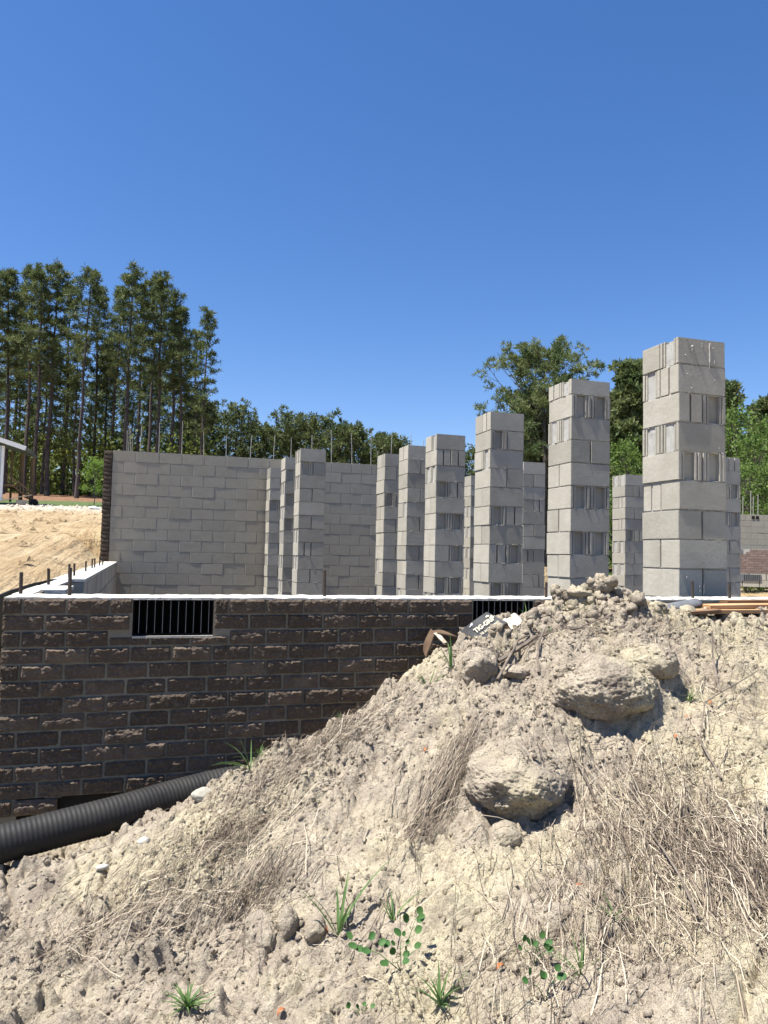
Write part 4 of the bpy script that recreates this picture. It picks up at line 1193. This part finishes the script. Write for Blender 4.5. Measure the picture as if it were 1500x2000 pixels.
plank((2.70, 3.28, 1.222), (2.92, 3.31, 1.232), .05, .018, M_PLANKD, 'short dark brown board end left of the plank stack', 3)
plank((3.12, 3.49, 1.270), (3.9, 3.52, 1.276), .06, .018, M_PLANKD, 'narrow dark board lying behind the top orange plank', 4)
g = MB(); N_ = 14
for s_, r_ in ((0, .040), (1, .036)):
    for i in range(11):
        for j in range(N_ + 1):
            a = math.pi * (.05 + .9 * j / N_); g.v.append((.30 * i / 10, math.cos(a) * r_, math.sin(a) * r_ * .7))
I_ = lambda s_, i, j: s_ * 11 * (N_ + 1) + i * (N_ + 1) + j
for i in range(10):
    for j in range(N_): g.f.append((I_(0, i, j), I_(0, i + 1, j), I_(0, i + 1, j + 1), I_(0, i, j + 1))); g.f.append((I_(1, i, j), I_(1, i, j + 1), I_(1, i + 1, j + 1), I_(1, i + 1, j)))
for j in range(N_): g.f.append((I_(0, 0, j), I_(0, 0, j + 1), I_(1, 0, j + 1), I_(1, 0, j))); g.f.append((I_(0, 10, j), I_(1, 10, j), I_(1, 10, j + 1), I_(0, 10, j + 1)))
o = obj('pipe_offcut', g.mesh('pipe_offcut', M_PIPEG, True), None, (2.60, 3.40, 1.235), (.2, -.11, .22)); tag(o, 'grey split plastic pipe offcut lying on the crest left of the planks', 'pipe offcut')



# ------------------------------------------------------------------ trees
def tufts(points, outd, nper, L, W, rng, spread=.9, up=.25):
    n = len(points) * nper
    P = np.repeat(np.asarray(points), nper, 0); O = np.repeat(np.asarray(outd), nper, 0)
    D = O * (1 - spread * .5) + rng.normal(0, 1, (n, 3)) * spread; D[:, 2] += up
    D /= np.linalg.norm(D, axis=1)[:, None] + 1e-9
    S = np.cross(D, rng.normal(0, 1, (n, 3))); S /= np.linalg.norm(S, axis=1)[:, None] + 1e-9
    l = L * rng.uniform(.6, 1.2, (n, 1)); w_ = W * rng.uniform(.6, 1.2, (n, 1))
    V = np.stack([P - S * w_ * .35, P + D * l * .55 - S * w_, P + D * l, P + D * l * .55 + S * w_], 1)
    F = (np.arange(n) * 4)[:, None] + np.array([[0, 1, 2, 3]])
    return V.reshape(-1, 3), F
def pine(seed, h, cb, rad, nl, nsub, r0, puff=5, blades=8, tl=.42, tw=.055, shape='tall', puffr=.28, m=M_PINE, updir=.25):
    rng = np.random.default_rng(seed); rr = random.Random(seed)
    tr = MB(); n = 9; px = py = 0; path = []
    for i in range(n + 1):
        f = i / n
        path.append(Vector((px, py, h * f * .985))); px += rr.uniform(-1, 1) * h * .006; py += rr.uniform(-1, 1) * h * .006
    rads = [r0 * (1.25 if i == 0 else 1) * (1 - .82 * (i / n) ** 1.1) for i in range(n + 1)]
    tr.tube(path, rads, 8)
    def at(z):
        f = min(max(z / (h * .985), 0), .9999) * n; i = int(f); return path[i].lerp(path[i + 1], f - i)
    pts = []; outs = []
    for k in range(nl):
        f = (k + rr.random()) / nl
        z = h * (cb + (1 - cb) * f ** .9)
        if shape == 'tall': w_ = (1.0 - .62 * f) * (.55 + .45 * min(f * 4, 1)) * rr.uniform(.55, 1.15)
        else: w_ = math.sqrt(max(0.05, 1 - (abs(f - .38) / .68) ** 2)) * rr.uniform(.65, 1.1)
        az = k * 2.4 + rr.uniform(-.5, .5); L = rad * w_
        el = (-.25 + .75 * f if shape == 'tall' else -.1 + .8 * f) + rr.uniform(-.15, .2)
        a = at(z - (L * .25 if shape != 'tall' else 0)); p = Vector(a); d = Vector((math.cos(az) * math.cos(el), math.sin(az) * math.cos(el), math.sin(el)))
        pp = [Vector(p)]
        for s in range(4):
            p = p + d * L / 4; d = (d + Vector((rr.uniform(-.2, .2), rr.uniform(-.2, .2), .12 + rr.uniform(-.12, .12)))).normalized(); pp.append(Vector(p))
        rb = max(.012, r0 * .28 * w_ * (1 - .5 * f))
        tr.tube(pp, [rb, rb * .8, rb * .6, rb * .4, rb * .2], 4, False)
        for s in range(nsub):
            g = .35 + .65 * (s + .5) / nsub; i = min(int(g * 4), 3); q = pp[i].lerp(pp[i + 1], g * 4 - i)
            sd = Vector((rr.uniform(-1, 1), rr.uniform(-1, 1), rr.uniform(-.25, .7))).normalized()
            e = q + sd * L * .24 * rr.uniform(.4, 1.2)
            if s == nsub - 1: e = pp[-1]
            tr.tube([q, e], [rb * .35, rb * .12], 3, False)
            for _ in range(puff):
                o = Vector((rr.gauss(0, 1), rr.gauss(0, 1), rr.gauss(0, .6))) * puffr * .6
                pts.append(tuple(e + o)); ov = (o + sd * .3 + Vector((0, 0, .2))); outs.append(tuple(ov.normalized()))
    for _ in range(puff * 3):
        pts.append(tuple(path[-1] + Vector((rr.gauss(0, .3), rr.gauss(0, .3), rr.gauss(-.3, .4))) * (tl / .42))); outs.append((0, 0, 1))
    V, F = tufts(pts, outs, blades, tl, tw, rng, .8, updir)
    return tr.mesh('trunk', M_BARK), mesh('crown', V, F, m)
def place_tree(ms, loc, sc, rz, name, label, group, cat='tree'):
    t = empty(name, loc, rz); t.scale = sc; tag(t, label, cat, group)
    obj('trunk', ms[0], t); obj('crown', ms[1], t)
    return t

TALL = [pine(100 + i, 18, cb, rad, nl, 4, .17, 3, 12, .44, .034, 'tall', .22) for i, (cb, rad, nl) in enumerate([(.50, 2.4, 36), (.58, 2.0, 30), (.46, 1.9, 36), (.62, 2.4, 28), (.52, 1.5, 26), (.34, 2.1, 38)])]
THIN = [pine(140 + i, 14, cb, rad, nl, 3, .12, 3, 9, .44, .042, 'tall', .26) for i, (cb, rad, nl) in enumerate([(.45, 1.8, 34), (.30, 2.1, 40)])]
ROUND = [pine(160 + i, 13, .30, rad, 40, 4, .22, 5, 9, .52, .060, 'round', .38) for i, rad in enumerate([4.4, 3.8, 5.0])]
def treebase(px, Zd, zup=0):
    # ground position of a trunk from its bearing and distance
    d = cr * ((px - 750) / 1468) + fw - cu * ((1075 - 1000) / 1468) * 0
    p = Vector((0, 0, 1.5)) + d * Zd
    x, y = p.x, p.y
    left = 1.0 + .0775 * min(max(y - 5, -2), 75); right = .25 + .02 * min(max(y - 14, 0), 60)
    t = min(max((x - 3) / 14, 0), 1); t = t * t * (3 - 2 * t)
    return x, y, left * (1 - t) + right * t
def top_h(px, py, Zd, gz):
    d = cr * ((px - 750) / 1468) - cu * ((py - 1000) / 1468) + fw
    return (Vector((0, 0, 1.5)) + d * Zd).z - gz
rr = random.Random(31)
tall = [(-22, 530, 57), (3, 522, 58), (45, 514, 61), (64, 517, 57), (90, 509, 58), (118, 548, 66), (148, 520, 55), (175, 548, 68), (215, 556, 67), (238, 518, 57), (264, 545, 66), (286, 538, 62), (303, 530, 58), (330, 562, 66), (346, 597, 58), (392, 600, 57), (372, 640, 68), (20, 560, 70)]
names = ['at the left edge of the picture', 'second from the left edge, its top rising alone', 'with the broad dense crown near the left edge', 'close behind the one with the broad crown', 'with the highest tip of the stand', 'set back just right of the highest tip',
 'with open branches standing forward, left of the gap of sky', 'set back at the edge of the sky gap', 'set back left of the pointed one', 'with the pointed top in the middle of the stand', 'set back right of the pointed one', 'dark crowned, left of the tall pair',
 'right of the pair with dense dark crowns', 'short of its neighbours, right of the dense crowns', 'slightly lower, second from the right end of the stand', 'standing alone at the right end of the stand with tufted side branches', 'thin and low behind the right end of the stand', 'set back behind the left pair']
for i, ((px, py, Zd), nm) in enumerate(zip(tall, names)):
    x, y, gz = treebase(px, Zd); h = top_h(px, py, Zd, gz)
    place_tree(TALL[[2, 1, 0, 0, 3, 4, 3, 4, 1, 0, 2, 1, 0, 4, 1, 5, 4, 2][i]], (x, y, gz - .1), (h / 18 * rr.uniform(.92, 1.08), h / 18 * rr.uniform(.92, 1.08), h / 18), rr.uniform(0, 6.28), 'pine_tree', 'tall pine ' + nm, 'tall pines behind the sand slope')
for i in range(24):
    px = -20 + 430 * (i + rr.uniform(.1, .9)) / 24; Zd = rr.uniform(62, 84); py = rr.uniform(640, 790) if px < 350 else rr.uniform(690, 800)
    x, y, gz = treebase(px, Zd); h = top_h(px, py, Zd, gz)
    place_tree(THIN[i % 2], (x, y, gz - .1), (h / 14 * 1.1, h / 14 * 1.1, h / 14), rr.uniform(0, 6.28), 'pine_tree', 'thin dark pine trunk deep in the left stand, among others like it', 'thin pines deep in the stand')
mid = [(362, 812, 78), (392, 785, 76), (425, 812, 84), (455, 797, 78), (490, 832, 86), (515, 845, 80), (560, 817, 80), (598, 838, 88), (622, 822, 80), (655, 846, 86), (684, 838, 80), (716, 862, 88), (742, 858, 80), (768, 860, 82), (800, 885, 86), (845, 892, 86), (880, 885, 86), (920, 885, 84), (540, 850, 90)]
mn = ['at the foot of the lone tufted pine', 'highest of the low row, beside the tall stand', 'in the dip left of the widest low crown', 'with the widest crown of the low row', 'in the dip right of the widest crown', 'low in the gap before the second rise', 'with the open crown on the second rise', 'behind the open crowned one', 'next to the open crowned one, slightly lower',
 'between the two right hand rises', 'behind the bars above the middle of the wall', 'low and set back near the last bars', 'near the right end of the low row, by two bars', 'small with a sparse crown at the right end of the low row', 'hidden behind the last pillar of the row', 'hidden behind the slotted pillar', 'left of the gap beside the slotted pillar', 'showing in the gap between the slotted pillar and the next', 'low behind the second rise']
for i, ((px, py, Zd), nm) in enumerate(zip(mid, mn)):
    x, y, gz = treebase(px, Zd); h = top_h(px, py, Zd, gz); k = h / 13
    place_tree(ROUND[i % 3], (x, y, gz - .1), (k * .95, k * .95, k), rr.uniform(0, 6.28), 'pine_tree', 'round crowned pine ' + nm, 'round crowned pines behind the block wall')
# the big spreading pine and its neighbours on the right
x, y, gz = treebase(1066, 46); h = top_h(1066, 690, 46, gz)
place_tree(pine(211, h, .50, 4.9, 54, 7, .24, 7, 12, .32, .03, 'round', .30, M_PINEB), (x, y, gz - .1), (1, 1, 1), .4, 'pine_tree', 'big spreading pine with a flat uneven crown between two tall pillars', None)
x, y, gz = treebase(1040, 50); h = top_h(1040, 775, 50, gz)
place_tree(pine(215, h, .12, 2.9, 46, 5, .16, 6, 9, .45, .08, 'round', .45, M_PINEB), (x, y, gz - .1), (1, 1, 1), .4, 'pine_tree', 'lower dense pine filling in beneath the big spreading pine', None)
x, y, gz = treebase(1228, 44); h = top_h(1228, 712, 44, gz)
place_tree(pine(221, h, .14, 1.9, 60, 5, .2, 6, 9, .42, .075, 'tall', .4, M_PINEB), (x, y, gz - .1), (1, 1, 1), 1.4, 'pine_tree', 'dense dark pine in the gap left of the nearest pillar', None)
x, y, gz = treebase(1205, 50); h = top_h(1205, 775, 50, gz)
place_tree(pine(225, h, .10, 2.6, 50, 5, .2, 6, 9, .45, .085, 'round', .45, M_PINEB), (x, y, gz - .1), (1, 1, 1), 2.4, 'pine_tree', 'low dark pine behind the dense one left of the nearest pillar', None)
for px, py, Zd, s_, nm in ((1424, 752, 42, 1, 'just right of the nearest pillar, its tip above the others'), (1480, 795, 48, 2, 'small and pointed at the right, above the broadleaf trees'), (1507, 780, 44, 3, 'cut off by the right edge of the picture')):
    x, y, gz = treebase(px, Zd); h = top_h(px, py, Zd, gz)
    place_tree(pine(230 + s_, h, .45, 1.3, 34, 4, .13, 6, 9, .4, .07, 'tall', .33, M_PINEB), (x, y, gz - .1), (1, 1, 1), s_, 'pine_tree', 'pine ' + nm, None)
def broadleaf(seed, h, rad, cb, n, m=M_LEAF, lf=.16, trunk=M_BARKG, tr_r=.12, clump=.55, per=34):
    rng = np.random.default_rng(seed); rr = random.Random(seed); t = MB()
    path = [Vector((rr.uniform(-.08, .08) * i * .3, rr.uniform(-.08, .08) * i * .3, h * .9 * i / 6)) for i in range(7)]
    t.tube(path, [tr_r * (1 - .12 * i) for i in range(7)], 7)
    P = []; O = []
    for k in range(n):
        f = rr.random(); z = h * (cb + (1 - cb) * f); w_ = rad * math.sqrt(max(.04, 1 - ((f - .42) / .62) ** 2)) * rr.uniform(.35, 1.05); a = rr.uniform(0, 6.28)
        e = Vector((math.cos(a) * w_, math.sin(a) * w_, z)); i = min(5, int(6 * max(.1, (z - w_ * .5) / h)))
        t.tube([path[i], path[i].lerp(e, .55) + Vector((0, 0, .1)), e], [tr_r * .25, tr_r * .14, .01], 3, False)
        for _ in range(per): P.append(tuple(e + Vector((rr.gauss(0, 1), rr.gauss(0, 1), rr.gauss(0, .7))) * clump)); O.append((0, 0, 1))
    V, F = tufts(P, O, 1, lf, lf * .38, rng, 1.1, .1)
    return t.mesh('trunk', trunk), mesh('crown', V, F, m)
BL_ = [broadleaf(300, 7, 1.5, .05, 95, lf=.17, clump=.30, per=40), broadleaf(301, 7, 1.8, .05, 105, lf=.17, clump=.32, per=40)]
for i, (px, py, Zd, nm) in enumerate([(1440, 795, 33, 'beside the nearest pillar, tallest of the broadleaf group'), (1478, 845, 31, 'in the middle of the broadleaf group at the right edge'), (1515, 815, 32, 'cut by the right edge of the picture'), (1405, 830, 34, 'mostly hidden behind the nearest pillar'), (1460, 905, 28, 'low, directly above the bars of the far block wall'), (1228, 860, 40, 'low in the gap left of the nearest pillar'), (1510, 900, 28, 'low, at the right edge above the sunlit wall end'), (1375, 860, 38, 'hidden behind the middle of the nearest pillar')]):
    x, y, gz = treebase(px, Zd); h = top_h(px, py, Zd, gz); k = h / 7
    place_tree(BL_[i % 2], (x, y, gz - .1), (k * .85, k * .85, k), i * 1.3, 'broadleaf_tree', 'bright green broadleaf tree ' + nm, 'broadleaf trees at the right', 'tree')
x, y, gz = treebase(183, 35)
sm = broadleaf(330, 2.25, .55, .26, 60, M_SAPL, .075, M_BARKG, .022, .11, 26)
place_tree(sm, (x, y, gz), (1, 1, 1), 0, 'sapling', 'small bright green sapling on a thin stem beside the tall wall', None, 'sapling')
# undergrowth that reads as one mass
def under(name, label, boxes, m, lf, seed):
    rng = np.random.default_rng(seed); P = []
    for (px0, px1, Z0, Z1, zlo, zhi, n) in boxes:
        nc = max(1, n // 40)
        for _ in range(nc):
            px = rng.uniform(px0, px1); Zd = rng.uniform(Z0, Z1); x, y, gz = treebase(px, Zd); z = gz + zlo + (zhi - zlo) * rng.random() ** 1.3
            for _ in range(40): P.append((x + rng.normal(0, .8), y + rng.normal(0, .8), max(gz + .1, z + rng.normal(0, .55))))
    V, F = tufts(P, np.tile([0, 0, 1.], (len(P), 1)), 1, lf, lf * .42, rng, 1.2, .1)
    tag(obj(name, mesh(name, V, F, m)), label, 'undergrowth', kind='stuff')
under('forest_undergrowth', 'yellow green brush filling the shade between the pine trunks', [(-40, 420, 64, 90, .3, 6, 17000), (-40, 420, 90, 120, 1, 6.5, 13000)], M_UNDER, .42, 5)
under('far_forest', 'dark distant forest mass behind the building site', [(300, 1000, 90, 125, .5, 7.0, 38000), (1000, 1620, 55, 90, .5, 8.5, 42000)], M_UNDER, .6, 6)

# ------------------------------------------------------------------ things on the sand at the left
hz = empty('house', (-6.25, 33.6, 3.25)); tag(hz, 'pale blue sided house end with a porch, cut by the left edge', 'house')
def hb(name, m, *a): b = MB(); b.box(*a); return obj(name, b.mesh(name, m), hz)
hb('wall', M_SIDING, -6, .36, .0, .25, .1, 2.35)
for i in range(14):
    hb('siding_board', M_SIDING, -6, .34, -.02, -.002, .12 + i * .16, .265 + i * .16)
hb('corner_trim', M_TRIM, .362, .46, -.03, .08, .1, 2.35)
rb = MB(); rb.poly_prism([(-3, 0), (1.35, 0), (1.35, 3.4), (-3, 3.4)], 0, .09)
ro = obj('roof', rb.mesh('roof', M_ROOF), hz, (0, -.35, 2.40), (.0, .0, 0)); ro.rotation_euler = (0, math.radians(17), 0); ro.location.z = 2.62
fb_ = MB(); fb_.box(-3, 1.35, -.04, -.001, -.06, .12); fo_ = obj('fascia', fb_.mesh('fascia', M_TRIM), ro)
for i in range(5):
    hb('porch_post', M_WOODP, .52 + i * .21, .60 + i * .21, 1.2 + (i % 2) * .9, 1.28 + (i % 2) * .9, .15, 2.35 - i * .06)
hb('porch_floor', M_WOODP, .47, .9, .1, 2.8, .72, .8)
rl_ = MB(); rl_.tube([(.5, .3, 1.25), (1.5, .3, .55)], .035, 4); rl_.tube([(.5, .3, .95), (1.5, .3, .25)], .035, 4); obj('stair_rail', rl_.mesh('stair_rail', M_WOODP), hz)
for i in range(8):
    b = MB(); xx = .55 + i * .125; b.box(xx, xx + .03, .28, .32, .92 - i * .088, 1.22 - i * .088); obj('baluster', b.mesh('baluster', M_WOODP), hz)
for i in range(4): hb('stair_tread', M_WOODP, .9 + i * .16, 1.1 + i * .16, .35, 1.3, .62 - i * .16, .66 - i * .16)
def gh(x, y): return 1.0 + .0775 * (y - 5)
cb = obj('cinder_block', block_mesh('T', BL, BH, M_BLOCK), None, (-5.2, 33.3, 3.22), (0, 0, .25)); tag(cb, 'single concrete block lying at the top edge of the sand slope', 'concrete block')
tk = obj('trash_bag', rock_mesh(90, 2, .3, m=M_BLACK), None, (-4.65, 34.0, 3.38), (0, 0, 0), (.16, .14, .14)); tag(tk, 'small black bag right of the lone concrete block by the steps', 'bag')
pb = obj('plastic_bag', rock_mesh(92, 3, .35, m=M_BAG), None, (-1.98, 29.8, 2.98), (0, .25, .5), (.26, .17, .08)); tag(pb, 'crumpled pale plastic sheet on the sand beside the tall wall', 'plastic sheet')
pp = MB(); pp.tube([(-6.1, 33.2, 3.24), (-5.2, 33.1, 3.48), (-4.6, 33.05, 3.62)], .02, 5); tag(obj('wooden_strip', pp.mesh('wooden_strip', M_STICK)), 'thin timber strip leaning over the lone concrete block', 'timber')
rr = random.Random(77)
st = MB()
crum = []
for i in range(620):
    x = rr.uniform(-7, -1.2); y = rr.uniform(8, 33) if i > 120 else rr.uniform(31.5, 34.5); r = (.02 + .10 * rr.random() ** 2.5) * (1 if i > 120 else 1.1); z = gh(x, y) + .01
    b = len(st.v); st.v += [(x - r, y, z), (x, y - r, z), (x + r, y, z), (x, y + r, z), (x + rr.uniform(-r, r) * .4, y, z + r * .8)]; st.f += [(b, b + 1, b + 4), (b + 1, b + 2, b + 4), (b + 2, b + 3, b + 4), (b + 3, b, b + 4)]
tag(obj('sand_clods', st.mesh('sand_clods', M_GROUND)), 'scattered clods and stones on the tan sand slope', 'clods', kind='stuff')
